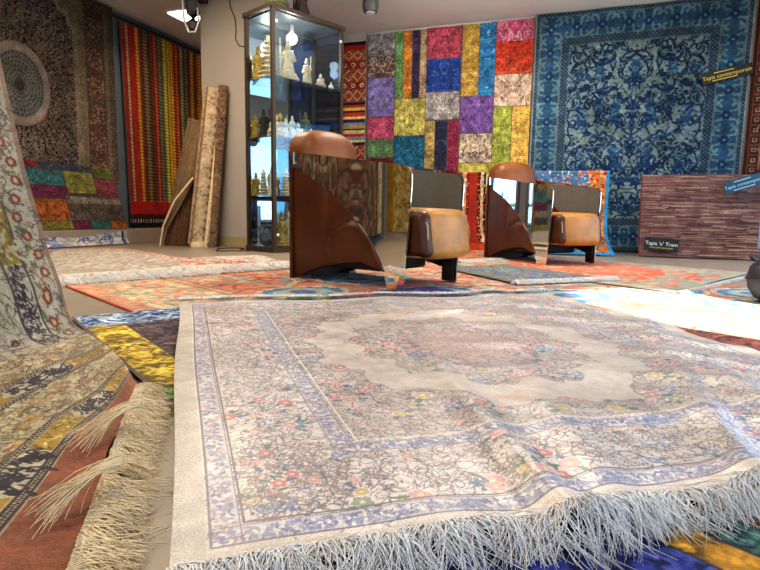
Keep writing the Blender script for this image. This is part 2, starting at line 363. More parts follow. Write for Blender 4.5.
# --- large cream silk rug -------------------------------------------------
def paint_silk():
    w, h = 1.72, 2.02; k = 480
    c = Cv(w, h, k, (218, 208, 196)); T = Cv(w/2+.01, h/2+.01, k, (218, 208, 196))
    vine = [(138, 122, 120), (154, 136, 128), (122, 114, 124), (168, 146, 132)]
    def florals(t, x0, y0, x1, y1, dens, scale=1, bluef=.25):
        area = (x1-x0)*(y1-y0); n = int(dens*area*4200)
        curls(t, x0, y0, x1, y1, int(n*.80), .0009, vine, (.03*scale, .10*scale), (-13, 13)); curls(t, x0, y0, x1, y1, n//12, .0016, vine, (.05, .12), (-9, 9))
        for _ in range(int(area*dens*1800)):
            x, y = random.uniform(x0, x1), random.uniform(y0, y1); a = random.uniform(0, 6.3)
            t.ell(x, y, .0055, .0025, random.choice([(96, 108, 128), (150, 118, 112), (118, 126, 104), (170, 146, 96), (126, 108, 118), (90, 120, 130)]), a)
        for _ in range(int(area*dens*165)):
            x, y = random.uniform(x0, x1), random.uniform(y0, y1); f = random.random(); r = random.uniform(.008, .019)*scale
            col = (196, 106, 104) if f < .30 else (212, 150, 142) if f < .62 else (112, 138, 176) if f < .62+bluef*.6 else (194, 166, 100) if f < .9 else (128, 142, 120)
            col = tuple(.80*q_+.20*w_ for q_, w_ in zip(col, (214, 202, 190))); t.ell(x, y, r*1.2, r*1.1, (220, 208, 196)); t.flower(x, y, r, col, (222, 206, 150), random.choice([5, 6, 7]), a)
            for q in range(3):
                a = random.uniform(0, 6.3); t.ell(x+math.cos(a)*r*1.6, y+math.sin(a)*r*1.6, r*.7, r*.28, random.choice([(92, 122, 122), (104, 124, 96), (88, 104, 140)]), a)
    florals(T, .1, .1, .27, h/2+.01, 1.0); florals(T, .1, .1, w/2+.01, .3, 1.0)
    # field: floral spandrels, plain champagne ring, floral medallion
    T.rect(.31, .33, w, h, (201, 190, 176))
    florals(T, .31, .33, w/2+.01, h/2+.01, .95, 1.1)
    # plain ring between spandrels and medallion
    X, Y = np.meshgrid((np.arange(T.W)+.5)/k-w/2, (np.arange(T.H)+.5)/k-h/2); th = np.arctan2(Y, X)
    rad = np.hypot(X/.50, Y/.64)+.045*np.cos(th*12); rad = rad+.018*np.sin(th*31+rad*20)+.012*np.sin(X*90)*np.cos(Y*80); ring = (rad < .93) & (rad > .68); T.a[ring] = (204, 192, 176)
    rim = ((rad < .94) & (rad > .93)) | ((rad < .68) & (rad > .67)); T.a[rim & (RNG.random(rim.shape) < .7)] = (140, 128, 124)
    # medallion heart
    hub = rad < .36; T.a[hub & (RNG.random(hub.shape) < .30)] = (186, 140, 130)
    T.a[(rad < .37) & (rad > .35)] = (110, 118, 142)
    # hem, guard bands and stripes
    T.rect(0, 0, .045, h, (204, 194, 178)); T.rect(0, 0, w, .04, (204, 194, 178))
    def guard(x0, x1, bg, seed):
        """band running round the rug between offsets x0 and x1"""
        for (a, b) in (((x0, x0), (x1, h)), ((x0, x0), (w, x1))): T.rect(a[0], a[1], b[0], b[1], bg)
        n = int(3.2/(x1-x0)*2.2)
        for _ in range(n*5):
            s = random.uniform(x0, 1.02); m = random.uniform(x0+.006, x1-.006); col = random.choice([(140, 148, 178), (112, 122, 156), (222, 214, 204), (150, 146, 160), (178, 150, 140), (214, 206, 198)])
            a = random.uniform(0, 6.3)
            T.ell(m, s, .006, .003, col, a); T.ell(s, m, .006, .003, random.choice([(140, 148, 178), (112, 122, 156), (222, 214, 204), (150, 146, 160)]), a)
        for e in (x0, x1): T.rect(e-.0012, x0, e+.0014, h, (112, 108, 118)); T.rect(x0, e-.0012, w, e+.0014, (112, 108, 118))
    guard(.052, .092, (196, 190, 188), 1)
    T.rect(.096, .096, .099, h, (104, 98, 104)); T.rect(.096, .096, w, .099, (104, 98, 104))
    guard(.276, .314, (192, 184, 176), 2)
    T.rect(.322, .322, .328, h, (224, 214, 202)); T.rect(.322, .322, w, .328, (224, 214, 202))
    c.a[:T.H, :T.W] = T.a[:c.H, :c.W]; c.mirror4()
    # corner-to-corner wear
    c.noise(.07, .12); c.noise(.06, .02)
    for _ in range(46):
        x, y = random.uniform(.1, 1.6), random.uniform(.1, 1.9); L_ = random.uniform(.03, .09); i0, j0 = int((x)*c.k), int(y*c.k); n_ = int(L_*c.k); s_ = c.a[j0:j0+n_//2, i0:i0+n_]; s_ *= np.array(random.choice([(.86, .95, 1.08), (1.04, .96, .92), (.9, .98, 1.0)]))
    c.a *= .99
    return c
silk = rug('silk_rug', 'large cream silk rug with small red and blue flowers spread flat in the foreground')
NL, NR, FR, FL = [np.array(p) for p in [(-.235, .570), (1.36, 1.01), (.90, 2.98), (-.925, 2.50)]]
def silkfn(U, V):
    x, y, z = quadfn(NL, NR, FR, FL)(U, V)
    y = y+.020*np.exp(-((U-.31)/.05)**2)*np.exp(-V/.06) * -1
    x = x+.005*np.sin(V*9+.5)*(1-U)*np.exp(-U/.05)
    z = .0165+.003*(1+np.sin(U*17+V*5))*(1-np.exp(-U/.04))
    # the rumpled near edge: two ridges running away from the fringe
    ridge = lambda cx, sl, wd, ht, dec: ht*np.exp(-((U-cx-sl*V)/wd)**2)*np.exp(-V/dec)
    z = z+ridge(.315, .20, .022, .034, .22)+ridge(.36, .5, .03, .018, .35)+ridge(.52, .8, .03, .026, .4)+ridge(.66, .55, .035, .02, .5)+ridge(.22, -.1, .05, .010, .15)
    # soft parallel creases across the right half
    z = z+.010*np.clip(U*1.6-.35, 0, 1)*(np.sin((U*.75+V*1.15)*34+2*np.sin(U*6))*.5+.5)**3
    z = z+.006*np.exp(-((V-.62-.25*U)/.012)**2)*np.clip(U*2-.5, 0, 1)
    return x, y, z
cvs = paint_silk()
pile = sheet('pile', cvs, silkfn, RM['silk'], silk, k_sat=.95)
def edge_pts(fn, us, v, dz=0):
    x, y, z = fn(np.array(us), np.full(len(us), v)); return np.stack([x, y, z+dz], -1)
us = np.linspace(.0, 1, 60)
P = edge_pts(silkfn, us, 0.0, .001); D = np.tile([.22, -.97, 0], (60, 1)).astype(float)
fringe('fringe', P, D, .064, 3000, M['fringe_bright'], silk, r=.001, spread=.6, lift=.014, zmin=.0145, clump=60, curlamp=.8, segs=9)
P = edge_pts(silkfn, us, 1.0, .001); D = np.tile([-.25, .97, 0], (60, 1)).astype(float)
fringe('fringe', P, D, .085, 1500, M['fringe_bright'], silk, r=.0016, spread=.5, lift=.012, zmin=.014, clump=60, curlamp=.5)
# braided cord along the near hem
bm = bmesh.new(); P = edge_pts(silkfn, np.linspace(.0, 1, 240), .006, .0025); tube(bm, P, .0025, 5); obj('edge_cord', bm, plain('braided_hem_cord', (150, 132, 112), .8, noise=.5, scale=160), silk)

# --- large patchwork rug lying under the silk rug --------------------------
PF = np.array([-1.23, 2.15]); wd = np.array([.8, .6]); ld = np.array([.615, -.79])
def overdye(c, x0, y0, x1, y1, col, sp=.0, amt=900, pat=None):
    """one patch of old overdyed carpet: traces of the old design show through"""
    col = np.array(col, float); c.rect(x0, y0, x1, y1, col); sub = Cv(max(x1-x0, .02), max(y1-y0, .02), c.k, col); a = (x1-x0)*(y1-y0)
    tones = [tuple(np.clip(col*f+s, 0, 255)) for f, s in ((.62, 0), (.78, 0), (1.18, 12), (1.05, 30))] if pat is None else pat
    curls(sub, 0, 0, sub.w/2+.01, sub.h, int(a*amt), .0045 if c.k < 250 else .003, tones, (.04, .16))
    for _ in range(int(a*amt*.5)):
        sub.ell(random.uniform(0, sub.w/2), random.uniform(0, sub.h), random.uniform(.006, .02), random.uniform(.004, .012), random.choice(tones), random.uniform(0, 6))
    sub.mirrorx(); sub.noise(.22, .05); sub.noise(.16, .012); c.paste(sub, x0, y0)
def patches(c, L, seam=(86, 66, 60), sw=.004, amt=900):
    for (x0, y0, x1, y1, col, *r) in L: overdye(c, x0, y0, x1, y1, col, amt=amt, pat=r[0] if r else None)
    for (x0, y0, x1, y1, col, *r) in L:
        for (a, b, d, e) in ((x0-sw, y0, x0+sw, y1), (x1-sw, y0, x1+sw, y1), (x0, y0-sw, x1, y0+sw), (x0, y1-sw, x1, y1+sw)): c.rect(a, b, d, e, seam)
def paint_under():
    c = Cv(1.9, 2.4, 210, (60, 60, 70)); B = (44, 78, 130); Y = (204, 166, 26)
    patches(c, [(0, 0, .62, .26, (52, 88, 138), [(176, 190, 200), (30, 56, 104), (120, 146, 172)]), (.62, 0, .82, .26, (196, 52, 84)), (.82, 0, 1.15, .26, (104, 128, 40)), (1.15, 0, 1.45, .26, (178, 40, 36)), (1.45, 0, 1.9, .26, (56, 36, 112)),
        (0, .26, .14, 1.12, Y, [(150, 116, 16), (224, 190, 60), (120, 96, 24)]), (.14, .26, .44, 1.0, (84, 62, 58)), (.44, .26, .7, 1.0, (190, 140, 40)), (.7, .26, 1.9, 1.0, (90, 80, 110)),
        (0, 1.12, .14, 1.5, (88, 112, 46)), (.14, 1.0, .5, 1.4, (150, 60, 40)), (.5, 1.0, 1.9, 1.3, (120, 110, 60)), (0, 1.5, .14, 2.4, (48, 54, 120))])
    for (x0, x1, col) in ((.14, .36, (34, 42, 120)), (.36, .43, (178, 124, 26)), (.43, .50, (40, 74, 66)), (.50, .62, (120, 82, 34)), (.62, 1.0, (44, 44, 52)), (1.0, 1.9, (130, 60, 40))):
        overdye(c, x0, 1.3, x1, 2.4, col); c.rect(x1-.004, 1.3, x1+.002, 2.4, (52, 44, 44))
    c.rect(0, 0, .012, 2.4, (110, 86, 78)); return c
und = rug('patchwork_rug', 'patchwork rug of blue, yellow, brown and navy pieces lying under the cream silk rug')
u0 = PF; sheet('pile', paint_under(), lambda U, V: (u0[0]+wd[0]*U*1.9+ld[0]*V*2.4, u0[1]+wd[1]*U*1.9+ld[1]*V*2.4, .0125+0*U), RM['wool'], und)

# --- coral oushak style rug under the armchairs ------------------------------
def paint_coral():
    w, h = 3.4, 3.4; c = Cv(w, h, 150, (206, 122, 92)); g = (178, 158, 124)
    # border from the left edge: red selvedge, beige guard, beige floral band
    c.rect(0, 0, w, h, (206, 122, 84))
    for _ in range(240):
        x, y = random.uniform(.7, w), random.uniform(0, h); col = random.choice([(150, 172, 168), (196, 176, 138), (186, 90, 62), (222, 150, 116), (120, 146, 160), (206, 186, 150)])
        c.ell(x, y, random.uniform(.03, .14), random.uniform(.02, .06), col, random.uniform(0, 6))
    curls(c, .6, 0, w, h, 420, .010, [(120, 150, 160), (196, 178, 142), (168, 84, 60), (148, 160, 130)], (.2, .6))
    for (x, y, R) in [(1.0, 2.2, .26), (1.35, 2.75, .2), (1.55, 1.55, .24), (2.05, 2.1, .25), (2.45, 2.85, .22), (2.75, 2.35, .24), (3.05, 2.75, .22), (2.6, 1.6, .25), (1.6, .8, .24), (.95, 1.1, .22), (3.0, 1.9, .2)]:
        c.ell(x, y, R*1.25, R*1.0, (214, 190, 150)); c.ell(x, y, R*1.08, R*.85, (84, 132, 168)); c.ell(x, y, R*.8, R*.6, (146, 176, 176)); c.ell(x, y, R*.55, R*.4, (206, 170, 96)); c.flower(x, y, R*.35, (60, 116, 168), (210, 110, 80), 8)
        for q in range(14): a = q*PI/7; c.ell(x+math.cos(a)*R*1.05, y+math.sin(a)*R*.82, .03, .02, (56, 104, 150), a)
    # lattice lines
    for k_ in range(3): c.stroke([(.7+k_*.8, 0), (1.2+k_*.8, 1.6), (.8+k_*.8, h)], .014, (192, 172, 130))
    c.rect(0, 0, .62, h, (196, 170, 128))
    curls(c, .05, 0, .58, h, 460, .007, [(168, 150, 110), (214, 192, 156), (204, 120, 88), (150, 156, 130)], (.1, .3))
    for i in range(13): c.ell(.38, .13+i*.26, .07, .1, (206, 118, 84)); c.ell(.38, .13+i*.26, .04, .06, (160, 168, 150))
    c.rect(0, 0, .03, h, (190, 52, 22)); c.rect(.022, 0, .12, h, (204, 146, 110)); c.rect(.16, 0, .175, h, (168, 150, 112)); c.rect(.56, 0, .60, h, (172, 134, 96)); c.rect(.62, 0, .64, h, (198, 84, 56))
    c.rect(0, 0, w, .02, (184, 44, 26)); c.noise(.10, .3); c.noise(.14, .03); return c
cor = rug('oushak_rug', 'faded coral rug with pale blue medallions under the nearer leather armchair')
a_ = np.array([.683, -.73]); b_ = np.array([.73, .683]); L0 = fl(60, 285)[:2]
# U runs across (from the left selvedge, direction b), V along a
sheet('pile', paint_coral(), lambda U, V: (L0[0]+b_[0]*U*3.4+a_[0]*V*3.4, L0[1]+b_[1]*U*3.4+a_[1]*V*3.4, .005+0*U), RM['flat'], cor)

# --- second coral rug under the far armchair ----------------------------------
def paint_coral2():
    w, h = 1.9, 2.7; c = Cv(w, h, 130, (160, 148, 122))
    for _ in range(220):
        c.ell(random.uniform(.1, w), random.uniform(0, h), random.uniform(.08, .3), random.uniform(.012, .035), random.choice([(222, 92, 54), (214, 104, 66), (204, 124, 90), (150, 150, 128), (170, 150, 120)]), .2*random.random())
    c.ell(.95, 1.2, .5, .75, (220, 98, 62)); c.ell(.95, 1.2, .4, .6, (214, 118, 84)); curls(c, .3, .4, 1.6, 2.3, 160, .012, [(222, 96, 60), (196, 160, 120)], (.1, .4))
    for x0, x1, col in ((0, .03, (150, 52, 30)), (.03, .12, (150, 160, 136)), (.12, .16, (200, 180, 150))): c.rect(x0, 0, x1, h, col)
    c.rect(0, 0, w, .02, (170, 70, 40)); c.rect(0, .02, w, .1, (150, 156, 130)); c.noise(.12, .03); return c
c2 = rug('oushak_rug', 'orange and sage rug with a red edge under the far leather armchair')
q0 = np.array([1.74, 3.18]); qa = np.array([.72, .69]); qb = np.array([-.55, .835])
f2 = lambda U, V: (q0[0]+qb[0]*V*2.7+qa[0]*U*1.9, q0[1]+qb[1]*V*2.7+qa[1]*U*1.9, .0105+0*U)
c2cv = paint_coral2()
def f2sw(U, V): return (q0[0]+qa[0]*V*1.9+qb[0]*U*2.7, q0[1]+qa[1]*V*1.9+qb[1]*U*2.7, .0105+0*U)
cc = Cv(2.7, 1.9, 130, (0, 0, 0)); cc.a = np.ascontiguousarray(c2cv.a.transpose(1, 0, 2))
# selvedge (red) along the near long edge, fringe on the right-hand end
sheet('pile', cc, f2sw, RM['flat'], c2)
P = [(*(q0+qa*t), .011) for t in np.linspace(0, 1.9, 20)]; fringe('fringe', P, [(.55, -.835, 0)]*20, .05, 520, M['fringe_bright'], c2, r=.0018, spread=.5, lift=.004, zmin=.006)

# --- small grey blue rug with fringe between the chairs ------------------------
def paint_small():
    c = Cv(1.6, .8, 180, (116, 112, 98)); c.rect(.08, .08, 1.52, .72, (126, 122, 104)); c.rect(.14, .14, 1.46, .66, (108, 116, 122))
    for _ in range(160): c.ell(random.uniform(.2, 1.4), random.gauss(.4, .1), random.uniform(.02, .07), random.uniform(.01, .03), random.choice([(70, 100, 156), (92, 120, 166), (140, 140, 84), (130, 120, 90)]), random.uniform(0, 6))
    curls(c, .1, .1, 1.5, .7, 160, .006, [(150, 146, 110), (74, 96, 140), (90, 84, 70)], (.05, .2)); c.noise(.15, .02); return c
sm = rug('small_rug', 'small grey and blue rug with a white fringe lying before the far armchair')
S = [fl(514, 283, .016), fl(612, 279, .016), fl(506, 264, .016), fl(440, 267, .016)]
# U along the long side (from the near corner towards far left), V across
sfn = quadfn(S[0], S[3], S[2], S[1], .016)
sheet('pile', paint_small(), sfn, RM['flat'], sm)
P = [tuple(S[0]*(1-t)+S[1]*t) for t in np.linspace(0, 1, 20)]; fringe('fringe', P, [(.45, -.9, 0)]*20, .07, 600, M['fringe_bright'], sm, r=.0028, spread=.6, lift=.012, zmin=.012)

# --- far left: pale grey rug lying over another fringed one --------------------
def paint_greyish():
    c = Cv(2.3, 1.6, 110, (176, 164, 148))
    for _ in range(900): c.ell(random.uniform(0, 2.3), random.uniform(0, 1.6), random.uniform(.03, .1), random.uniform(.006, .016), random.choice([(150, 140, 124), (196, 186, 170), (168, 150, 136), (188, 176, 150), (140, 132, 120)]), random.gauss(0, .3))
    for x in (2.02, 2.12): c.rect(x, 0, x+.06, 1.6, (190, 84, 66))
    for _ in range(80): c.ell(random.uniform(2.0, 2.2), random.uniform(0, 1.6), .02, .012, (214, 196, 178))
    c.rect(0, 1.5, 2.3, 1.56, (188, 108, 88)); c.noise(.12, .04); return c
gr = rug('grey_rug', 'pale grey rug with a coral border near the leaning carpet rolls')
G = [fl(22, 281, .03), fl(228, 266, .03), fl(122, 248, .03), fl(56, 249, .03)]
sheet('pile', paint_greyish(), quadfn(G[0], G[1], G[2], G[3], .03, .006, 2), RM['flat'], gr)
P = [tuple(G[0]*(1-t)+G[1]*t) for t in np.linspace(0, 1, 24)]; fringe('fringe', P, [(.1, -1, 0)]*24, .10, 1400, M['fringe_warm'], gr, r=.003, spread=.5, lift=.01, zmin=.016, clump=50)
g2 = rug('ivory_rug', 'ivory rug with a thick white fringe lying beneath the pale grey rug')
Gb = [fl(24, 284, .014), fl(292, 265, .014), fl(262, 255, .014), fl(40, 262, .014)]
cv = Cv(2.6, .7, 110, (190, 180, 164)); curls(cv, 0, 0, 2.6, .7, 300, .008, [(160, 140, 130), (206, 196, 180), (180, 100, 84)], (.1, .3)); cv.noise(.1, .03)
sheet('pile', cv, quadfn(Gb[0], Gb[1], Gb[2], Gb[3], .014), RM['flat'], g2)
P = [tuple(Gb[0]*(1-t)+Gb[1]*t) for t in np.linspace(0, 1, 24)]; fringe('fringe', P, [(.1, -1, 0)]*24, .15, 2800, M['fringe_bright'], g2, r=.0032, spread=.6, lift=.035, zmin=.008, clump=70, curlamp=.6)
# --- white rug with blue border at the foot of the low plinth ----------------
wb = rug('white_rug', 'small white and blue rug lying in front of the low patchwork rug')
cv = Cv(1.7, .3, 130, (190, 184, 172)); curls(cv, 0, 0, 1.7, .3, 70, .010, [(60, 76, 140), (160, 156, 160), (110, 120, 160)], (.1, .3))
cv.rect(0, .02, 1.7, .045, (46, 58, 120)); cv.rect(1.6, 0, 1.64, .3, (46, 58, 120)); cv.noise(.1, .03)
def whitefn(U, V):
    b = np.array(lp(0, 0)[:2]); s = 3.95-U*1.75; f = np.clip(V*1.7, 0, 1); off = .40+.10*(1-f)+.012*np.sin(U*15)
    return b[0]-e2[0]*s+e1[0]*off, b[1]-e2[1]*s+e1[1]*off, .012+.13*np.clip((V-.3)/.7, 0, 1)*(1+.25*np.sin(U*7+1))
sheet('pile', cv, whitefn, RM['flat'], wb, flip=True)
# --- thin fringed rug behind the near chair ----------------------------------
tr = rug('orange_rug', 'flat orange rug with white fringes showing between the two armchairs')
T4 = [fl(455, 262, .013), fl(498, 260, .013), fl(505, 250, .013), fl(440, 250, .013)]
cv = Cv(1.2, 1.2, 110, (200, 106, 70)); curls(cv, 0, 0, 1.2, 1.2, 120, .014, [(196, 160, 120), (150, 150, 120), (214, 90, 56)], (.1, .4)); cv.noise(.1, .03)
sheet('pile', cv, quadfn(T4[0], T4[1], T4[2], T4[3], .0145), RM['flat'], tr)
P = [tuple(T4[0]*(1-t)+T4[1]*t) for t in np.linspace(0, 1, 8)]; fringe('fringe', P, [(.1, -1, 0)]*8, .12, 420, M['fringe_bright'], tr, r=.003, spread=.6, lift=.02, zmin=.006)

# --- draped rug on the left ------------------------------------------------
def paint_drape_floor():
    """U from the terracotta end inwards (metres 0..1.1), V along the end (0 far .. 1.3 near)"""
    w, h = 1.0, 1.45; k = 330; c = Cv(w, h, k, (178, 160, 118)); TER = (146, 78, 44); BR = (62, 40, 38); CRM = (190, 176, 140); OC = (164, 126, 26)
    def checks(x0, x1):
        c.rect(x0, 0, x1, h, BR); s = (x1-x0); y = 0
        while y < h: c.rect(x0+s*.22, y, x0+s*.42, y+.007, CRM); c.rect(x0+s*.58, y+.007, x0+s*.78, y+.014, CRM); y += .014
    def band(x0, x1):
        y = 0; i = 0
        while y < h:
            L = .26
            if i % 2 == 0:
                c.rect(x0, y, x1, y+L, OC)
                for _ in range(40): c.ell(random.uniform(x0+.01, x1-.01), random.uniform(y, y+L), .011, .004, random.choice([(112, 84, 24), (196, 180, 120), (176, 152, 70)]), random.uniform(0, 6))
                c.poly([(x0, y), (x1, y), ((x0+x1)/2, y+.03)], CRM)
            else:
                c.rect(x0, y, x1, y+L, CRM); curls(c, x0+.008, y, x1-.008, y+L, 46, .0026, [(34, 26, 34), (54, 40, 50)], (.03, .07), (-14, 14))
            y += L; i += 1
    def field(x0, x1):
        c.rect(x0, 0, x1, h, (184, 168, 124))
        curls(c, x0, 0, x1, h, int(1100*(x1-x0)/.3), .0016, [(112, 92, 52), (130, 104, 62), (96, 78, 52)], (.03, .09), (-12, 12))
        for _ in range(int(240*(x1-x0)/.3)):
            x, y = random.uniform(x0, x1), random.uniform(0, h); a = random.uniform(1.2, 1.9)
            c.ell(x, y, random.uniform(.01, .03), random.uniform(.004, .009), random.choice([(116, 100, 52), (140, 110, 60), (150, 92, 60), (176, 130, 60), (110, 96, 70)]), a)
        for _ in range(int(26*(x1-x0)/.3)): c.flower(random.uniform(x0, x1), random.uniform(0, h), random.uniform(.010, .018), random.choice([(176, 110, 60), (180, 140, 60), (150, 84, 60)]), (206, 188, 120), 6)
    field(.3, 1.0)
    c.rect(0, 0, .10, h, TER); checks(.103, .124); band(.126, .185); checks(.187, .208)
    field(.208, .37); checks(.37, .392); band(.394, .455); checks(.457, .48); field(.48, .62)
    c.noise(.10, .08); c.noise(.12, .012); return c
def paint_drape_wall():
    """U from the right selvedge inwards (0..0.8), V up (0..1.3)"""
    w, h = .75, 1.3; k = 300; c = Cv(w, h, k, (176, 168, 148)); CR_ = (196, 188, 166)
    c.rect(0, 0, .016, h, (166, 132, 108))
    c.rect(.016, 0, .095, h, CR_); curls(c, .02, 0, .092, h, 260, .0016, [(90, 96, 90), (150, 110, 90)], (.03, .07), (-14, 14))
    y = .03; i = 0
    while y < h:
        x = .052+.016*math.sin(i*1.3)
        c.flower(x, y, .017, (146, 66, 48), (206, 186, 150), 7); c.ell(x, y, .007, .009, (210, 180, 120)); c.ell(x+.022, y+.024, .012, .006, (120, 128, 80), 1); y += .058; i += 1
    for x0 in (.096, .168): c.rect(x0, 0, x0+.008, h, (90, 66, 64))
    y = 0; i = 0
    while y < h:
        L = .24
        if i % 2 == 0:
            c.rect(.104, y, .168, y+L, (204, 198, 180)); curls(c, .108, y, .164, y+L, 90, .0022, [(44, 34, 50), (70, 56, 72)], (.03, .06), (-16, 16))
        else:
            c.rect(.104, y, .168, y+L, (166, 140, 24)); curls(c, .108, y, .164, y+L, 18, .004, [(206, 198, 170), (120, 100, 40)], (.04, .08))
        y += L; i += 1
    c.rect(.176, 0, .30, h, (168, 140, 20))
    for _ in range(90): c.ell(random.uniform(.176, .3), random.uniform(0, h), random.uniform(.01, .03), .008, random.choice([(200, 190, 160), (128, 104, 30), (176, 170, 150)]), random.uniform(0, 6))
    c.rect(.176, 0, .30, .38, CR_); curls(c, .18, 0, .75, 1.3, 1100, .0017, [(120, 104, 84), (150, 132, 104), (96, 80, 80)], (.03, .09), (-12, 12))
    for i in range(12): c.flower(.23+.02*(i % 2), .06+i*.1, .016, (110, 50, 44), (180, 150, 100), 6)
    for i in range(60): c.flower(random.uniform(.3, .74), random.uniform(0, 1.3), .013, random.choice([(130, 60, 50), (150, 128, 50), (96, 70, 70)]), (190, 170, 120), 6)
    c.noise(.08, .1); c.noise(.1, .012); c.a *= np.array([.82, .79, .72]); return c
dr = rug('draped_rug', 'ochre and cream rug at the left edge spilling onto the floor')
# selvedge curve rising off the floor (top to floor), the fold line and the terracotta end
EA, EB = fl(137, 386, .03), fl(62, 590, .02)
ev = (EB-EA); ev[2] = 0; el_ = np.linalg.norm(ev); ev /= el_; inn = np.array([-.96, -.28, 0.])
inn = np.array([ev[1], -ev[0], 0]); 
if inn[0] > 0: inn = -inn
far = [EA, fl(122, 362, .03), fl(104, 343, .035), fl(88, 332, .045)]           # far selvedge on the floor
def bez(P, t):
    P = np.asarray(P, float); n = len(P)-1; s = np.linspace(0, 1, len(P)); return [np.interp(t, s, P[:, i]) for i in range(3)]
def smooth_curve(P, n=60):
    P = [np.array(p, float) for p in P]; out = []
    for i in range(len(P)-1):
        p0 = P[max(i-1, 0)]; p1 = P[i]; p2 = P[i+1]; p3 = P[min(i+2, len(P)-1)]
        for t in np.linspace(0, 1, 12, endpoint=False):
            out.append(.5*((2*p1)+(-p0+p2)*t+(2*p0-5*p1+4*p2-p3)*t*t+(-p0+3*p1-3*p2+p3)*t**3))
    out.append(P[-1]); return np.array(out)
def along(Q, t):
    d = np.r_[0, np.cumsum(np.linalg.norm(np.diff(Q, axis=0), axis=1))]; d /= d[-1]; return [np.interp(t, d, Q[:, i]) for i in range(3)]
FS = smooth_curve(far)                                                      # U 0..1
NS = smooth_curve([EB, EB+inn*.34+np.array([0, 0, .0]), EB+inn*.72])          # near side, runs out of frame
def drapefloor(U, V):
    a = along(FS, U); b = along(NS, U)
    x, y, z = [a[i]*(1-V)+b[i]*V for i in range(3)]
    z = z+.004*np.sin(V*16+U*5)*1+.010*np.exp(-((V-.25*U)/.08)**2)*U
    x = x+.008*np.sin(V*9)*(1-U)
    return x, y, np.maximum(z, .018)
cvf = paint_drape_floor(); 
cw = cvf.a[:, :int(.62*cvf.k)]; t_ = Cv(.62, 1.45, cvf.k, (0, 0, 0)); t_.a = np.ascontiguousarray(cw)
sheet('floor_fall', t_, drapefloor, RM['silkwarm'], dr)
# hanging fall: right selvedge rises from the end of FS; the foot follows the U=1 edge of the floor part
def fall(U, V):
    # V: 0 foot .. 1 top ; U: 0 right selvedge .. 1 towards the viewer on the left
    f0 = FS[-1]; f1 = NS[-1]
    bx = f0[0]*(1-U*.6)+f1[0]*U*.6; by = f0[1]*(1-U*.6)+f1[1]*U*.6; bz = .045+0*U
    rise = V*1.25
    lean = np.interp(V, [0, .03, .08, .2, .4, .7, 1], [0, .035, .065, .115, .165, .215, .26])   # leans away to the left as it rises
    x = bx-lean*.95-.03*np.sin(U*10+V*2)*np.clip(V*3, 0, 1); y = by-lean*.05+.07*U*V+.028*np.sin(U*10+V*2+1)*np.clip(V*3, 0, 1)
    z = bz+rise*1.0*np.clip(V*8, .35, 1)
    return x, y, z
sheet('hanging_fall', paint_drape_wall(), fall, RM['silkwarm'], dr)
P = [tuple(EA*(1-t)+EB*t+np.array([0, 0, .002])) for t in np.linspace(0.02, 1, 30)]; dd = -inn
fringe('fringe', P, [tuple(dd*.97+ev*.25)]*30, .072, 1600, M['fringe_warm'], dr, r=.0009, spread=.45, lift=.010, zmin=.004, clump=34, curlamp=.6, segs=8)
# two matted tufts thrown back across the terracotta end
for (q, L) in ((.36, .13), (.70, .12)):
    p = EA*(1-q)+EB*q+dd*.035+np.array([0, 0, .012]); P = [tuple(p+ev*t*.02) for t in (-1, 0, 1)]
    fringe('fringe_tuft', P, [tuple(inn*.8+ev*.55)]*3, L, 40, M['fringe_warm'], dr, r=.0012, spread=.09, lift=.008, zmin=.034, curlamp=.25, segs=8)
# ------------------------------------------------------------------ hanging carpets
def hang(name, cv, s0, s1, z0, z1, mat, parent=None, d=.03, ripple=.006, side='back', curlfoot=0, s0b=None, s1b=None, nr=3):
    f = {'back': wp, 'left': lp}[side]
    nrm = -e2 if side == 'back' else e1; base = np.array(f(0, 0)[:2]); ax = e1 if side == 'back' else -e2
    s0b = s0 if s0b is None else s0b; s1b = s1 if s1b is None else s1b
    def fn(U, V):
        s = (s0b+(s1b-s0b)*U)*(1-V)+(s0+(s1-s0)*U)*V
        off = d+ripple*(1+np.sin(U*PI*2*nr+1))+curlfoot*np.exp(-V/.05)
        return base[0]+ax[0]*s+nrm[0]*off, base[1]+ax[1]*s+nrm[1]*off, z0+(z1-z0)*V
    return sheet(name, cv, fn, mat, parent, flip=True)

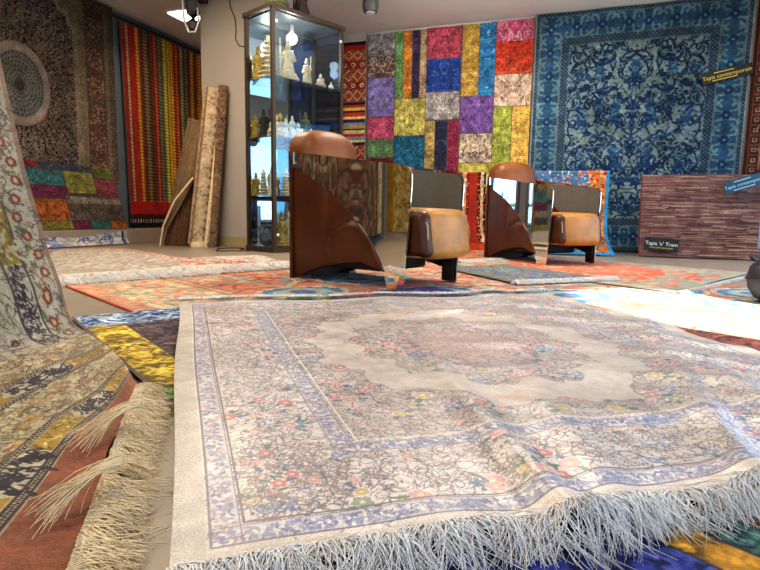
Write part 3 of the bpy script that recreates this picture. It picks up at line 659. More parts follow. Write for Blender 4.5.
# patchwork carpet (measured in metres, y up)
def paint_patch_wall():
    w, h = 2.40, 3.04; c = Cv(w, h, 105, (120, 110, 90))
    X = [0, .43, .91, 1.42, 1.89, 2.40]
    Z = lambda col, y: h*(1-(y-[33, 29, 24, 20, 15][col])/([244, 244.5, 246, 247, 249][col]-[33, 29, 24, 20, 15][col]))
    P = []
    def add(col, y0, y1, rgb, f0=0, f1=1, pat=None):
        x0 = X[col]+(X[col+1]-X[col])*f0; x1 = X[col]+(X[col+1]-X[col])*f1; P.append((x0, max(0, Z(col, y1)), x1, min(h, Z(col, y0)), rgb, pat))
    cr = [(206, 190, 168), (186, 166, 150), (96, 62, 56)]
    add(0, 33, 56, (150, 146, 150)); add(0, 56, 77, (104, 72, 62), pat=cr); add(0, 77, 116, (128, 112, 186), pat=[(166, 152, 206), (104, 86, 160), (150, 134, 196)]); add(0, 116, 139, (206, 72, 110)); add(0, 139, 158, (92, 134, 78)); add(0, 158, 185, (118, 24, 32)); add(0, 185, 244, (70, 90, 130))
    for f0, f1, col in ((0, .27, (96, 156, 78)), (.27, .54, (212, 124, 30)), (.54, .78, (46, 32, 78)), (.78, 1, (184, 154, 110))): add(1, 29, 97, col, f0, f1, [(130, 80, 60), (206, 180, 130), (150, 110, 90)] if f0 > .7 else None)
    add(1, 97, 135, (206, 192, 82)); add(1, 135, 170, (14, 94, 126)); add(1, 170, 245, (150, 90, 60))
    add(2, 24, 56, (178, 54, 78)); add(2, 56, 89, (18, 58, 152), pat=[(10, 30, 96), (60, 110, 190), (14, 44, 120)]); add(2, 89, 118, (160, 152, 150))
    for f0, f1, col in ((0, .3, (170, 142, 70)), (.3, .66, (32, 36, 72)), (.66, 1, (146, 24, 62))): add(2, 118, 246, col, f0, f1)
    add(3, 20, 93, (196, 152, 44), 0, .52, [(150, 100, 24), (120, 110, 60), (220, 180, 90)]); add(3, 20, 93, (26, 122, 184), .52, 1, [(10, 70, 150), (90, 180, 214), (14, 90, 150)])
    add(3, 93, 131, (112, 70, 156)); add(3, 131, 162, (216, 190, 158), pat=[(74, 52, 84), (120, 96, 110), (60, 42, 70), (160, 120, 90)]); add(3, 162, 195, (206, 190, 66)); add(3, 195, 222, (172, 22, 46)); add(3, 222, 247, (26, 34, 112))
    add(4, 15, 37, (214, 74, 118), pat=[(240, 170, 190), (170, 40, 80), (226, 120, 150)]); add(4, 37, 70, (206, 44, 16), pat=[(240, 90, 40), (150, 20, 10)]); add(4, 70, 103, (208, 172, 146)); add(4, 103, 180, (158, 168, 52), 0, .5); add(4, 103, 180, (232, 176, 64), .5, 1); add(4, 180, 249, (84, 104, 128))
    patches(c, P, (92, 74, 60), .006, 240); c.a = c.a*.80+np.array([14, 12, 10]); return c
t = rug('patchwork_carpet', 'tall patchwork carpet of bright coloured squares hanging on the far wall', 'carpet')
hang('pile', paint_patch_wall(), -.02, 2.38, .07, 3.11, RM['worn'], t, .035, .012, nr=5)

# blue over-dyed carpet
def paint_blue():
    w, h = 2.42, 3.06; k = 125; c = Cv(w, h, k, (40, 82, 116)); pale = (130, 148, 148); navy = (18, 48, 86); mid = (38, 92, 140)
    # border ground then field
    c.rect(0, 0, w, h, (46, 92, 124))
    H_ = Cv(w/2+.01, h, k, (46, 92, 124))
    fx, fy0, fy1 = .42, .42, h-.42
    H_.rect(fx, fy0, w, fy1, (142, 156, 150))
    # field vines, mirrored about the centre; two bays each side
    def bay(cx, y, s):
        for m in (-1, 1):
            H_.stroke([(cx+m*s*a, y+s*b) for a, b in ((0, .55), (.16, .42), (.34, .2), (.42, -.05), (.34, -.3), (.12, -.42), (-.02, -.2), (.08, .02), (.2, .0))], .009, navy)
            H_.stroke([(cx+m*s*a, y+s*b) for a, b in ((.42, -.05), (.5, .25), (.4, .5), (.24, .66))], .007, navy)
            H_.ell(cx+m*s*.3, y+s*.36, s*.12, s*.05, (90, 118, 124), m*.9); H_.ell(cx+m*s*.2, y-s*.3, s*.1, s*.05, navy, -m*.7)
        H_.poly([(cx-s*.16, y-.3*s), (cx+s*.16, y-.3*s), (cx+s*.13, y+.1*s), (cx+s*.2, y+.2*s), (cx, y+.38*s), (cx-s*.2, y+.2*s), (cx-s*.13, y+.1*s)], mid)
        H_.flower(cx, y+.05*s, s*.1, (92, 132, 150), navy, 6)
    for (cx, y, s) in ((.62, 1.75, .42), (1.0, 1.75, .42), (.8, 2.3, .36), (1.21, 2.28, .36), (.62, 1.15, .4), (1.03, 1.2, .42)): bay(cx, y, s)
    for i in range(3):
        for j in range(2):
            x, y = .6+i*.3, .62+j*.32; H_.ell(x, y, .15, .15, navy, 0, .90)
            for m in (-1, 1): H_.stroke([(x+m*.02, y-.1), (x+m*.1, y-.04), (x+m*.1, y+.06), (x+m*.03, y+.08), (x+m*.02, y+.02)], .008, navy); H_.ell(x+m*.06, y+.0, .022, .02, mid)
            H_.ell(x, y, .03, .05, (60, 100, 130))
    curls(H_, fx, fy0, w/2, fy1, 330, .008, [navy, (22, 54, 96), (40, 80, 120)], (.08, .26), (-12, 12))
    curls(H_, fx, fy0, w/2, fy1, 150, .006, [(150, 160, 150), (104, 132, 132)], (.06, .2), (-12, 12))
    for _ in range(70):
        H_.ell(random.uniform(fx, w/2), random.uniform(fy0, fy1), .022, .012, random.choice([navy, mid, (40, 110, 140)]), random.uniform(0, 6))
    # main border: palmettes with pale scrolls
    def pal(x, y, vert):
        for m in (-1, 1):
            for n in (-1, 1):
                P = [(0, .0), (.05, .05), (.11, .06), (.13, .11), (.09, .14), (.06, .11)]
                P = [(x+m*a, y+n*b) if vert else (x+n*b, y+m*a) for a, b in P]; H_.stroke(P, .011, (112, 140, 146))
        H_.flower(x, y, .055, (26, 66, 112), (120, 146, 150), 6); H_.ell(x, y, .016, .016, pale)
    for band in ((0, .06), (.33, .42)):
        for (x0, y0, x1, y1) in ((band[0], band[0], band[1], h-band[0]), (band[0], band[0], w, band[1]), (band[0], h-band[1], w, h-band[0])):
            H_.rect(x0, y0, x1, y1, (84, 106, 116))
    for i in range(10): pal(.195, .22+i*.292, True)
    for i in range(4): pal(.5+i*.3, .195, False); pal(.5+i*.3, h-.195, False)
    g = H_.a; yy, xx = np.mgrid[0:H_.H, 0:H_.W]; X, Y = xx/k, yy/k
    e = np.minimum(np.minimum(X, Y), h-Y)
    m = ((e < .06) | ((e > .33) & (e < .42))); dots = m & ((((xx//3)+(yy//3)) % 2) == 0); g[dots] = (34, 60, 92)
    for b in (.062, .325, .425): g[(np.abs(e-b) < .006)] = (120, 134, 134)
    c.a[:H_.H, :H_.W] = g[:c.H, :c.W]; c.mirrorx(); c.rect(0, 0, .02, h, (160, 166, 164)); c.rect(w-.02, 0, w, h, (160, 166, 164))
    c.noise(.14, .25); c.noise(.14, .03)
    st = RNG.random((c.H, 1, 1))*.14+.93; c.a *= st*np.array([.74, .80, .82]); return c
t = rug('blue_carpet', 'large overdyed blue carpet with a pale scrolling pattern covering the far wall', 'carpet')
hang('pile', paint_blue(), 2.40, 4.93, .02, 3.14, RM['worn'], t, .035, .010, curlfoot=.05)

# red kilim partly behind the cabinet
def paint_kilim():
    w, h = .98, 2.95; c = Cv(w, h, 130, (150, 66, 42)); y = h
    bands = [(.05, (34, 28, 52)), (.07, (170, 30, 30)), (.16, 'x'), (.12, 'd'), (.2, 'x'), (.10, 'd'), (.2, 'x'), (.04, (30, 36, 60)), (.04, (190, 40, 30)), (.05, (226, 180, 70)), (.03, (20, 50, 50)), (.06, (206, 60, 30)), (.04, (236, 208, 120)), (.05, (90, 40, 70)), (.05, (120, 150, 180)), (.04, (200, 150, 60)), (.03, (24, 60, 70)), (.05, (220, 196, 130)), (.05, (196, 50, 30)), (.05, (110, 140, 176)), (.03, (240, 200, 90)), (.05, (60, 30, 60)), (.2, 'x'), (.07, 'd'), (.1, (150, 40, 30)), (.2, 'x'), (.12, 'd'), (.1, (40, 60, 90)), (.3, 'x'), (.3, 'd')]
    for (t, k_) in bands:
        y0 = y-t
        if k_ == 'x' or k_ == 'd':
            c.rect(0, y0, w, y, (146, 72, 44) if k_ == 'x' else (140, 44, 30)); n = 7
            for i in range(n):
                x = (i+.5)*w/n; cc = (222, 196, 160)
                if k_ == 'd': c.ell(x, y0+t/2, .035, min(.03, t*.35), cc, 0, .6)
                else:
                    for m in (-1, 1): c.stroke([(x-w/n/2, y0+t/2+m*t*.4), (x+w/n/2, y0+t/2-m*t*.4)], .006, cc)
                    c.ell(x, y0+t/2, .02, .03, (200, 120, 60))
            for _ in range(60): c.ell(random.uniform(0, w), random.uniform(y0, y), .01, .006, random.choice([(90, 30, 24), (210, 140, 90), (70, 50, 60)]))
        else: c.rect(0, y0, w, y, k_)
        y = y0
    c.noise(.12, .02); return c
t = rug('kilim', 'red kilim with a bright striped middle hanging between the glass cabinet and the patchwork carpet', 'kilim')
hang('pile', paint_kilim(), -1.02, -.05, .15, 3.02, RM['flat'], t, .05, .006)
# brown carpet at the far right
def paint_brown():
    w, h = .9, 3.06; c = Cv(w, h, 120, (96, 44, 34)); c.rect(0, 0, .05, h, (70, 30, 26)); c.rect(.05, 0, .2, h, (110, 62, 44))
    y = 0
    while y < h:
        c.rect(.07, y+.01, .18, y+.10, (62, 34, 30)); c.rect(.09, y+.03, .16, y+.08, (150, 110, 84)); c.rect(.11, y+.045, .14, y+.07, (70, 34, 30)); y += .12
    c.rect(.2, 0, .215, h, (150, 110, 80)); curls(c, .22, 0, w, h, 260, .009, [(150, 104, 76), (60, 30, 34), (130, 60, 40)], (.06, .2)); c.noise(.12, .03); return c
t = rug('brown_carpet', 'dark brown carpet with a key pattern border hanging at the right edge', 'carpet')
hang('pile', paint_brown(), 4.96, 5.70, .05, 3.11, RM['wool'], t, .03, .004)

# left wall: dark medallion carpet
def paint_medal():
    w, h = 3.1, 2.35; k = 105; c = Cv(w, h, k, (62, 54, 44)); cx, cy = 1.72, 1.06
    # near border on the right (towards the corner): columns
    Xg, Yg = np.meshgrid((np.arange(c.W)+.5)/k, (np.arange(c.H)+.5)/k); r = np.hypot((Xg-cx)*1.0, (Yg-cy)*.82); th = np.arctan2(Yg-cy, Xg-cx)
    c.a[:] = (88, 78, 56)
    big = r < 1.02; c.a[big] = (26, 22, 28); g = RNG.random(r.shape)
    speck = big & (g < np.clip(.18+.28*np.abs(np.sin(th*26+r*9)), 0, .5)); c.a[speck] = (118, 104, 92)
    rays = big & (r > .38) & (r < .8) & (np.sin(th*44) > .35); c.a[rays] = (98, 82, 66); c.a[rays & (g > .7)] = (50, 36, 36)
    c.a[(r < .38)] = (124, 110, 100); c.a[r < .30] = (92, 92, 84)
    for q in range(7): rr = .04+q*.04; c.a[(np.abs(r-rr) < .008) & (np.sin(th*(14+q*5)) > -.2)] = (50, 50, 50)
    c.a[(r < .30) & (g < .18)] = (60, 62, 60); c.a[r < .06] = (60, 50, 44)
    rim = (np.abs(r-1.02-.02*np.sin(th*40)) < .03); c.a[rim] = (128, 118, 96)
    sp = (~big) & (g < .3) & (r < 1.25); c.a[sp] = (120, 112, 84)
    for x0, x1, col in ((.0, .10, (74, 62, 54)), (.10, .17, (96, 82, 66)), (.17, .46, (70, 50, 42)), (.46, .56, (98, 86, 66)), (.56, .64, (112, 100, 78))): c.rect(w-x1, 0, w-x0, h, col); c.rect(x0, 0, x1, h, col)
    for xx in (.17, w-.46):
        y = 0
        while y < h:
            for _ in range(90): c.ell(random.uniform(xx+.03, xx+.26), random.uniform(y+.05, y+.3), .009, .009, random.choice([(150, 100, 74), (128, 64, 50), (44, 30, 32), (138, 118, 96)]))
            y += .36
    for _ in range(2600): c.ell(random.uniform(w-.68, w), random.uniform(0, h), .006, .006, random.choice([(60, 48, 42), (116, 104, 82)]))
    c.noise(.12, .1); c.noise(.12, .02); c.a *= (1.15-.4*np.linspace(0, 1, c.H))[:, None, None]; return c  # colour darkens towards the top, painting in the dim upper corner
t = rug('medallion_carpet', 'dark carpet with a large round grey medallion hanging on the left wall', 'carpet')
# lp(t): t grows towards the viewer; paint x runs the other way so the border meets the orange carpet
cv = paint_medal(); cv.a = np.ascontiguousarray(cv.a[:, ::-1])
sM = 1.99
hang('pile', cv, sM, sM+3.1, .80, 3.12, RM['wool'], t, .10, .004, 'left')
# orange striped carpet
def paint_stripe():
    w, h = 1.75, 2.9; c = Cv(w, h, 120, (150, 50, 30)); x = .02; R = (166, 32, 26); O = (214, 116, 30); G = (206, 160, 56); Br = (96, 66, 44); T = (84, 88, 76)
    seq = [(.10, R, 0), (.05, (150, 110, 90), 1), (.09, R, 0), (.11, O, 2), (.03, R, 0), (.16, Br, 2), (.07, (120, 40, 30), 2), (.10, (196, 60, 34), 2), (.08, T, 1), (.13, G, 2), (.06, (226, 170, 40), 1), (.08, O, 2), (.10, (206, 70, 36), 2), (.03, R, 0), (.11, (150, 130, 90), 2), (.08, T, 2), (.05, R, 0), (.13, (222, 140, 34), 2), (.05, R, 0), (.14, O, 2), (.1, R, 0)]
    for (wd_, col, k_) in seq:
        c.rect(x, 0, x+wd_, h, col)
        if k_:
            y = 0; st = .05
            while y < h:
                dk = tuple(v*.5 for v in col); lt = tuple(min(255, v*1.25+24) for v in col)
                if k_ == 2:
                    c.ell(x+wd_/2, y, wd_*.26, st*.3, lt); c.ell(x+wd_*.2, y+st/2, wd_*.14, st*.2, dk); c.ell(x+wd_*.8, y+st/2, wd_*.14, st*.2, dk)
                else: c.ell(x+wd_/2, y, wd_*.22, st*.22, lt)
                y += st
        c.rect(x-.004, 0, x+.004, h, (90, 34, 26)); x += wd_
    c.a = c.a*np.array([.86, .92, .84])+np.array([6, 4, 2]); c.rect(0, 0, w, .14, (60, 30, 26)); c.rect(.05, .14, w-.05, .34, (170, 30, 24)); c.rect(0, .30, .05, h, (96, 66, 60))
    for i in range(40): c.ell(i*.045, .04, .008, .03, (180, 170, 160))
    c.noise(.12, .02); return c
t = rug('striped_carpet', 'orange and red striped carpet hanging on the left wall beside the pillar', 'carpet')
cv = paint_stripe(); cv.a = np.ascontiguousarray(cv.a[:, ::-1])
hang('pile', cv, .12, 1.86, .27, 3.02, RM['flat'], t, .07, .012, 'left', s0b=.12, s1b=1.80, nr=6)
P = [lp(.14+i*.09, .27, .08) for i in range(19)]; fringe('fringe', P, [(0, 0, -1)]*19, .07, 500, M['fringe_dark'], t, r=.004, spread=.3, zmin=0)
bm = bmesh.new(); tube(bm, [lp(.0, 3.06, .08), lp(5.1, 3.06, .10)], .014, 8)
o = obj('hanging_rail', bm, M['black']); tag(o, 'thin dark hanging rail along the top of the left wall', 'rail')
# low patchwork on the plinth
def paint_lowpatch():
    w, h = 2.35, .86; c = Cv(w, h, 120, (90, 70, 60))
    patches(c, [(0, .78, .8, .86, (110, 104, 92)), (.8, .78, 1.25, .86, (160, 30, 38)), (1.25, .76, 2.0, .86, (66, 72, 92)), (2.0, .70, 2.35, .86, (120, 132, 44)),
        (0, .56, 1.55, .77, (52, 126, 138)), (1.55, .48, 1.98, .76, (164, 158, 54)), (1.98, .42, 2.35, .70, (170, 66, 80)), (0, .40, 1.55, .56, (122, 26, 76)),
        (0, .26, .95, .40, (160, 146, 124)), (.95, .12, 1.5, .40, (202, 92, 24)), (1.5, .34, 2.35, .44, (170, 152, 130)), (1.5, .12, 2.35, .34, (106, 88, 78)), (0, .12, .95, .26, (48, 64, 82)),
        (.0, 0, 1.5, .12, (150, 140, 36)), (1.5, 0, 1.75, .12, (136, 26, 76)), (1.75, 0, 2.05, .12, (46, 130, 124)), (2.05, 0, 2.35, .12, (214, 104, 26))], (90, 72, 60), .005, 260); c.a = c.a*.62+np.array([12, 11, 10]); return c
t = rug('patchwork_rug', 'low patchwork rug of teal, magenta and orange pieces propped below the dark medallion carpet')
base_ = np.array(lp(0, 0)[:2])
def lowfn(U, V):
    s = 4.45-U*2.30+.06*(1-V)*U*-1; off = .33-.20*V+.012*np.sin(U*9); return base_[0]-e2[0]*s+e1[0]*off, base_[1]-e2[1]*s+e1[1]*off, .205+.80*V
sheet('pile', paint_lowpatch(), lowfn, RM['worn'], t, flip=True)

# carpets further along the left wall, seen only in the polished chair sides
def paint_refl(cols, seed):
    random.seed(seed); c = Cv(1.5, 2.3, 70, cols[0]); x = 0
    while x < 1.5:
        t = random.uniform(.05, .2); c.rect(x, 0, x+t, 2.3, random.choice(cols)); x += t
    curls(c, 0, 0, 1.5, 2.3, 300, .012, cols, (.1, .3)); c.noise(.15, .04); c.a = c.a*1.25+8; return c
for i, (t0, cols, lab) in enumerate(((5.25, [(84, 62, 46), (54, 42, 34), (120, 100, 78), (70, 30, 26), (44, 38, 32)], 'brown striped carpet hanging just beyond the left edge, mirrored in the chair side'),
    (6.45, [(70, 58, 42), (110, 96, 70), (50, 40, 34), (90, 50, 36)], 'dark olive striped carpet on the left wall, second beyond the picture edge'), (7.65, [(100, 70, 54), (60, 30, 28), (130, 108, 80), (44, 36, 34)], 'rust and brown striped carpet on the left wall, third beyond the picture edge'),
    (8.85, [(150, 134, 96), (110, 90, 60), (80, 50, 36), (170, 156, 116)], 'sand coloured carpet hanging nearest the viewer on the left wall'))):
    t = rug('hung_carpet', lab, 'carpet'); hang('pile', paint_refl(cols, i+3), t0, t0+1.17, .14, 2.9, RM['wool'], t, .08, .05, 'left', nr=4)
fq = fA+e1*.15; cvy = Cv(1.9, 2.6, 70, (196, 172, 110)); curls(cvy, 0, 0, 1.9, 2.6, 500, .012, [(150, 112, 40), (214, 196, 130), (120, 92, 50), (206, 160, 40)], (.1, .35)); cvy.rect(0, 0, .2, 2.6, (186, 140, 30)); cvy.rect(1.7, 0, 1.9, 2.6, (186, 140, 30)); cvy.noise(.12, .05)
t = rug('hung_carpet', 'pale yellow scrolling carpet added behind the viewer, mirrored in the chair side', 'carpet')  # unseen, added to give the chair plate a yellow reflection
sheet('pile', cvy, lambda U, V: (fq[0]+e1[0]*U*1.95+e2[0]*(.05+.02*np.sin(U*20)), fq[1]+e1[1]*U*1.95+e2[1]*(.05+.02*np.sin(U*20)), .12+2.8*V), RM['wool'], t)
random.seed(11)

# ------------------------------------------------------------------ woven rug standing before the blue carpet
def paint_woven():
    w, h = 1.42, .96; c = Cv(w, h, 260, (118, 84, 80)); y = 0
    while y < h:
        t = random.uniform(.003, .009); x = -.1
        while x < w:
            L = random.uniform(.04, .35); c.rect(x, y, x+L, y+t, random.choice([(118, 82, 76), (94, 64, 62), (140, 108, 94), (108, 72, 72), (164, 134, 110), (84, 54, 56), (128, 92, 86), (120, 72, 72), (102, 76, 68)])); x += L
        y += t
    c.noise(.12, .1); c.rect(0, 0, .02, h, (110, 52, 50)); return c
WA = np.array([3.06, 6.55]); WBp = np.array([4.42, 6.16]); wdv = (WBp-WA)/np.linalg.norm(WBp-WA); wn_ = np.array([wdv[1], -wdv[0]])
if wn_[1] > 0: wn_ = -wn_
def wovenfn(U, V):
    L = np.linalg.norm(WBp-WA); s = U*L; bend = .10*np.exp(-V/.09); off = -.10*V+bend
    top = np.clip((V-.94)/.06, 0, 1); off = off-top*.04
    return WA[0]+wdv[0]*s+wn_[0]*off, WA[1]+wdv[1]*s+wn_[1]*off, .016+.95*np.sin(np.clip(V, 0, 1)*PI/2*.98)*.35+.62*V
t = rug('woven_rug', 'mauve flat woven rug draped upright over a stand before the blue carpet')
sheet('front_fall', paint_woven(), wovenfn, RM['flat'], t, flip=True)
bm = bmesh.new()
for s in (.08, 1.34):
    p = WA+wdv*s-wn_*.16; tube(bm, [(p[0], p[1], 0), (p[0], p[1], .93)], .018, 8)
p, q = WA+wdv*.02-wn_*.16, WA+wdv*1.4-wn_*.16; tube(bm, [(p[0], p[1], .93), (q[0], q[1], .93)], .02, 8); obj('stand', bm, M['wood'], t)

# blue and orange runner over a rack behind the far chair; red striped runner between the chairs
def runner(name, label, cv, A_, B_, h, curl=.12, left_curl=0):
    A_ = np.array(A_); B_ = np.array(B_); L = np.linalg.norm(B_-A_); d = (B_-A_)/L; n = np.array([d[1], -d[0]])
    if n[1] > 0: n = -n
    t = rug(name, label)
    def fn(U, V):
        f = np.exp(-V/.14); s = U*L*(1+curl*f); off = .10*f+.01*np.sin(U*12)
        return A_[0]+d[0]*s+n[0]*off, A_[1]+d[1]*s+n[1]*off, .018+(h-.018)*V
    sheet('front_fall', cv, fn, RM['flat'], t, flip=True)
    def fb(U, V): return A_[0]+d[0]*U*L-n[0]*(.08+.10*V), A_[1]+d[1]*U*L-n[1]*(.08+.10*V), h-(h*.9)*V
    c2_ = Cv(cv.w, cv.h, 60, (120, 90, 70)); c2_.noise(.2, .05)
    sheet('back_fall', c2_, fb, RM['flat'], t)
    bm = bmesh.new(); a = A_-n*.035; b = B_-n*.035; tube(bm, [(a[0]+d[0]*.02, a[1]+d[1]*.02, h-.03), (b[0]-d[0]*.02, b[1]-d[1]*.02, h-.03)], .02, 8)
    for e in (a+d*.06, b-d*.06): tube(bm, [(e[0], e[1], h-.03), (e[0], e[1], 0)], .016, 8)
    obj('rack', bm, M['wood'], t)
    def ft(U, V):
        th = V*PI; return A_[0]+d[0]*U*L-n[0]*(.04-.04*np.cos(th)), A_[1]+d[1]*U*L-n[1]*(.04-.04*np.cos(th)), h+.03*np.sin(th)
    c3 = Cv(cv.w, .1, 150, (150, 110, 80)); c3.a[:] = cv.a[-2:-1, :][:, (np.arange(c3.W)*cv.W/c3.W).astype(int)]
    sheet('top_fold', c3, ft, RM['flat'], t); return t
def paint_bluerun():
    w, h = .98, .95; c = Cv(w, h, 200, (70, 110, 150))
    for _ in range(900): c.ell(random.uniform(0, w), random.uniform(0, h), random.uniform(.006, .018), random.uniform(.005, .012), random.choice([(60, 130, 170), (210, 190, 180), (190, 80, 70), (40, 70, 120), (150, 180, 190), (214, 130, 60)]))
    c.rect(.74, 0, .94, h, (206, 110, 44)); 
    for _ in range(160): c.ell(random.uniform(.75, .93), random.uniform(0, h), .016, .012, random.choice([(150, 60, 40), (226, 160, 90), (90, 110, 110)]))
    c.rect(.94, 0, w, h, (40, 140, 190)); c.rect(0, 0, w, .03, (40, 140, 190)); c.noise(.12, .02); return c
runner('draped_rug', 'blue flowered rug with an orange border hanging on a rack behind the far armchair', paint_bluerun(), (1.75, 6.75), (2.66, 6.52), .97)
def paint_redrun():
    w, h = .40, 1.05; c = Cv(w, h, 220, (150, 40, 26))
    for x0, x1, col in ((0, .05, (180, 104, 58)), (.05, .09, (120, 40, 40)), (.09, .14, (200, 140, 90)), (.14, .18, (130, 30, 30)), (.18, .29, (156, 44, 26)), (.29, .33, (60, 20, 24)), (.33, .37, (200, 160, 120)), (.37, .4, (40, 20, 28))): c.rect(x0, 0, x1, h, col)
    for _ in range(420):
        x = random.choice([random.uniform(0, .17), random.uniform(.29, .4)]); c.ell(x, random.uniform(0, h), .007, .007, random.choice([(230, 190, 130), (70, 30, 30), (210, 100, 60)]))
    c.rect(0, 0, w, .08, (190, 60, 24)); c.noise(.1, .02); return c
runner('draped_rug', 'narrow red striped runner hanging over a rack between the two armchairs', paint_redrun(), (.98, 7.35), (1.36, 7.28), .99, .35)

# ------------------------------------------------------------------ carpets leaning on the pillar
def strip_cv(w, h, k, base, cols, n, r=.004): c = Cv(w, h, k, base); curls(c, 0, 0, w, h, n, r, cols, (.04, .12)); c.noise(.1, .03); return c
def roll(parent, mat, foot, top, r, cv, turns=1.3, flat=.8, name='roll'):
    foot = np.array(foot, float); top = np.array(top, float); ax = (top-foot)/np.linalg.norm(top-foot); a = np.cross(ax, [0, 1, 0]); a /= np.linalg.norm(a); b = np.cross(ax, a)
    def fn(U, V):
        th = U*2*PI*turns+1.2; rr = r*(1-.28*U/1.0)
        return [foot[i]+(top[i]-foot[i])*V+a[i]*np.cos(th)*rr+b[i]*np.sin(th)*rr*flat for i in range(3)]
    return sheet(name, cv, fn, mat, parent)
t = rug('rolled_rug', 'cream rug with red flowers, loosely rolled and leaning against the pillar', 'rolled rug')
cv = strip_cv(.9, 2.0, 150, (192, 170, 134), [(150, 90, 66), (110, 84, 70), (206, 190, 160)], 420)
for i in range(18): cv.flower(.68, .06+i*.11, .03, (150, 84, 66), (200, 170, 120), 6); cv.flower(.16, .1+i*.11, .025, (150, 84, 66), (200, 170, 120), 6)
cv.rect(.80, 0, .90, 2.0, (214, 186, 152)); cv.rect(0, 0, .03, 2, (150, 110, 80))
roll(t, RM['flat'], (-2.36, 7.02, .03), (-2.15, 7.17, 1.98), .125, cv)
P = [np.array((-2.36, 7.02, .03))*(1-q)+np.array((-2.15, 7.17, 1.98))*q+np.array([.118, -.03, 0]) for q in np.linspace(0, 1, 30)]
fringe('fringe', P, [(.35, -.1, -.93)]*30, .08, 1300, M['fringe_warm'], t, r=.0045, spread=.35, zmin=0, curlamp=.4)
bm = bmesh.new(); lathe(bm, [(.09, 0), (.095, .02), (.09, .05), (.085, .07)], 20, (-2.33, 6.99, 0)); obj('core_end', bm, M['fringe_warm'], t)
t = rug('rolled_rug', 'slim brown patterned roll leaning behind the cream rolled rug', 'rolled rug')
cv = strip_cv(.5, 1.9, 120, (128, 100, 76), [(84, 52, 42), (170, 140, 110), (60, 44, 40)], 260)
roll(t, RM['flat'], (-2.16, 7.03, .0), (-2.01, 7.16, 2.02), .07, cv)
# folded ribbed brown rug
def paint_ribs(base=(116, 88, 60)):
    w, h = .9, 1.9; c = Cv(w, h, 150, base); x = 0
    while x < w: t_ = random.uniform(.012, .03); c.rect(x, 0, x+t_*.5, h, random.choice([(80, 58, 42), (96, 70, 48), (64, 46, 36)])); x += t_
    c.noise(.12, .02); return c
t = rug('folded_rug', 'brown ribbed rug folded diagonally and leaning beside the cream roll', 'rug')
def tri(p00, p10, p11, p01, bow=.0, rip=.0):
    P_ = [np.array(p, float) for p in (p00, p10, p11, p01)]
    def fn(U, V):
        r = [(1-U)*(1-V)*P_[0][i]+U*(1-V)*P_[1][i]+U*V*P_[2][i]+(1-U)*V*P_[3][i] for i in range(3)]
        k_ = bow*np.sin(U*PI)*np.sin(np.clip(V, 0, 1)*PI*.9); r[1] = r[1]-k_-rip*np.sin(U*30); r[0] = r[0]-k_*.3; return r
    return fn
sheet('ribbed_face', paint_ribs((122, 82, 52)), tri((-2.84, 7.18, .01), (-2.40, 7.12, .01), (-2.30, 7.26, 1.40), (-2.50, 7.26, 1.38), .04, .010), RM['flat'], t)
sheet('folded_flap', paint_ribs((158, 128, 88)), tri((-2.82, 7.10, .10), (-2.36, 7.06, .86), (-2.20, 7.22, 1.56), (-2.48, 7.22, 1.64), .03), RM['flat'], t)
bm = bmesh.new(); tube(bm, [(-2.85, 7.10, .01), (-2.79, 7.07, .26), (-2.62, 7.02, .58), (-2.38, 7.03, .87)], .012, 8); obj('bound_edge', bm, M['fringe_warm'], t)

# ------------------------------------------------------------------ glass cabinet
CF = np.array([-1.19, 6.13]); CRt = np.array([-.48, 6.88]); CLt = np.array([-1.58, 6.50]); CB = CRt+CLt-CF; CHh = 2.66
cab = tag(empty('display_cabinet', (CF[0], CF[1], 0)), 'tall bronze framed glass display cabinet full of small carvings', 'cabinet')
def cpt(u, v, z): p = CF+(CRt-CF)*u+(CLt-CF)*v; return Vector((p[0]-CF[0], p[1]-CF[1], z))
def prism(bm, u0, u1, v0, v1, z0, z1):
    vs = [bm.verts.new(cpt(u, v, z)) for z in (z0, z1) for (u, v) in ((u0, v0), (u1, v0), (u1, v1), (u0, v1))]
    for f in ((0, 3, 2, 1), (4, 5, 6, 7), (0, 1, 5, 4), (1, 2, 6, 5), (2, 3, 7, 6), (3, 0, 4, 7)): bm.faces.new([vs[i] for i in f])
def cpart(name, mat, *bs, parent=None):
    bm = bmesh.new()
    for b in bs: prism(bm, *b)
    return obj(name, bm, mat, parent or cab, smooth=False)
pu, pv = .04, .075
cpart('top', M['bronze'], (-.015, 1.015, -.02, 1.02, CHh-.045, CHh)); cpart('base', M['bronze'], (-.01, 1.01, -.02, 1.02, .0, .065))
for (u, v) in ((0, 0), (1-pu, 0), (0, 1-pv), (1-pu, 1-pv)): cpart('post', M['bronze'], (u, u+pu, v, v+pv, .065, CHh-.045))
cpart('ceiling_panel', M['slate'], (pu, 1-pu, pv, 1-pv, CHh-.06, CHh-.046))
cpart('mirror_back', M['mirror'], (pu, 1-pu, .975, .99, .07, CHh-.07))
cpart('front_pane', M['pane'], (pu, 1-pu, .012, .022, .07, CHh-.05)); cpart('side_pane', M['pane'], (.010, .018, pv, 1-pv, .07, CHh-.05)); cpart('side_pane', M['haze_pane'], (.985, .992, pv, 1-pv, .07, CHh-.05))
SZ = [.07, .64, 1.29, 1.93]
for z in SZ[1:]: cpart('shelf', M['shelf_glass'], (pu*.6, 1-pu*.6, pv*.6, .96, z-.012, z))
cpart('drawer', M['black'], (pu, .96, pv, .96, .60, .626))
for (u, v, z) in ((.05, -.01, 2.48), (.95, -.01, 2.48), (.95, -.01, 1.20), (.05, -.01, .2)):
    bm = bmesh.new(); blob(bm, cpt(u, v, z), .017); obj('pane_clip', bm, M['button'], cab)
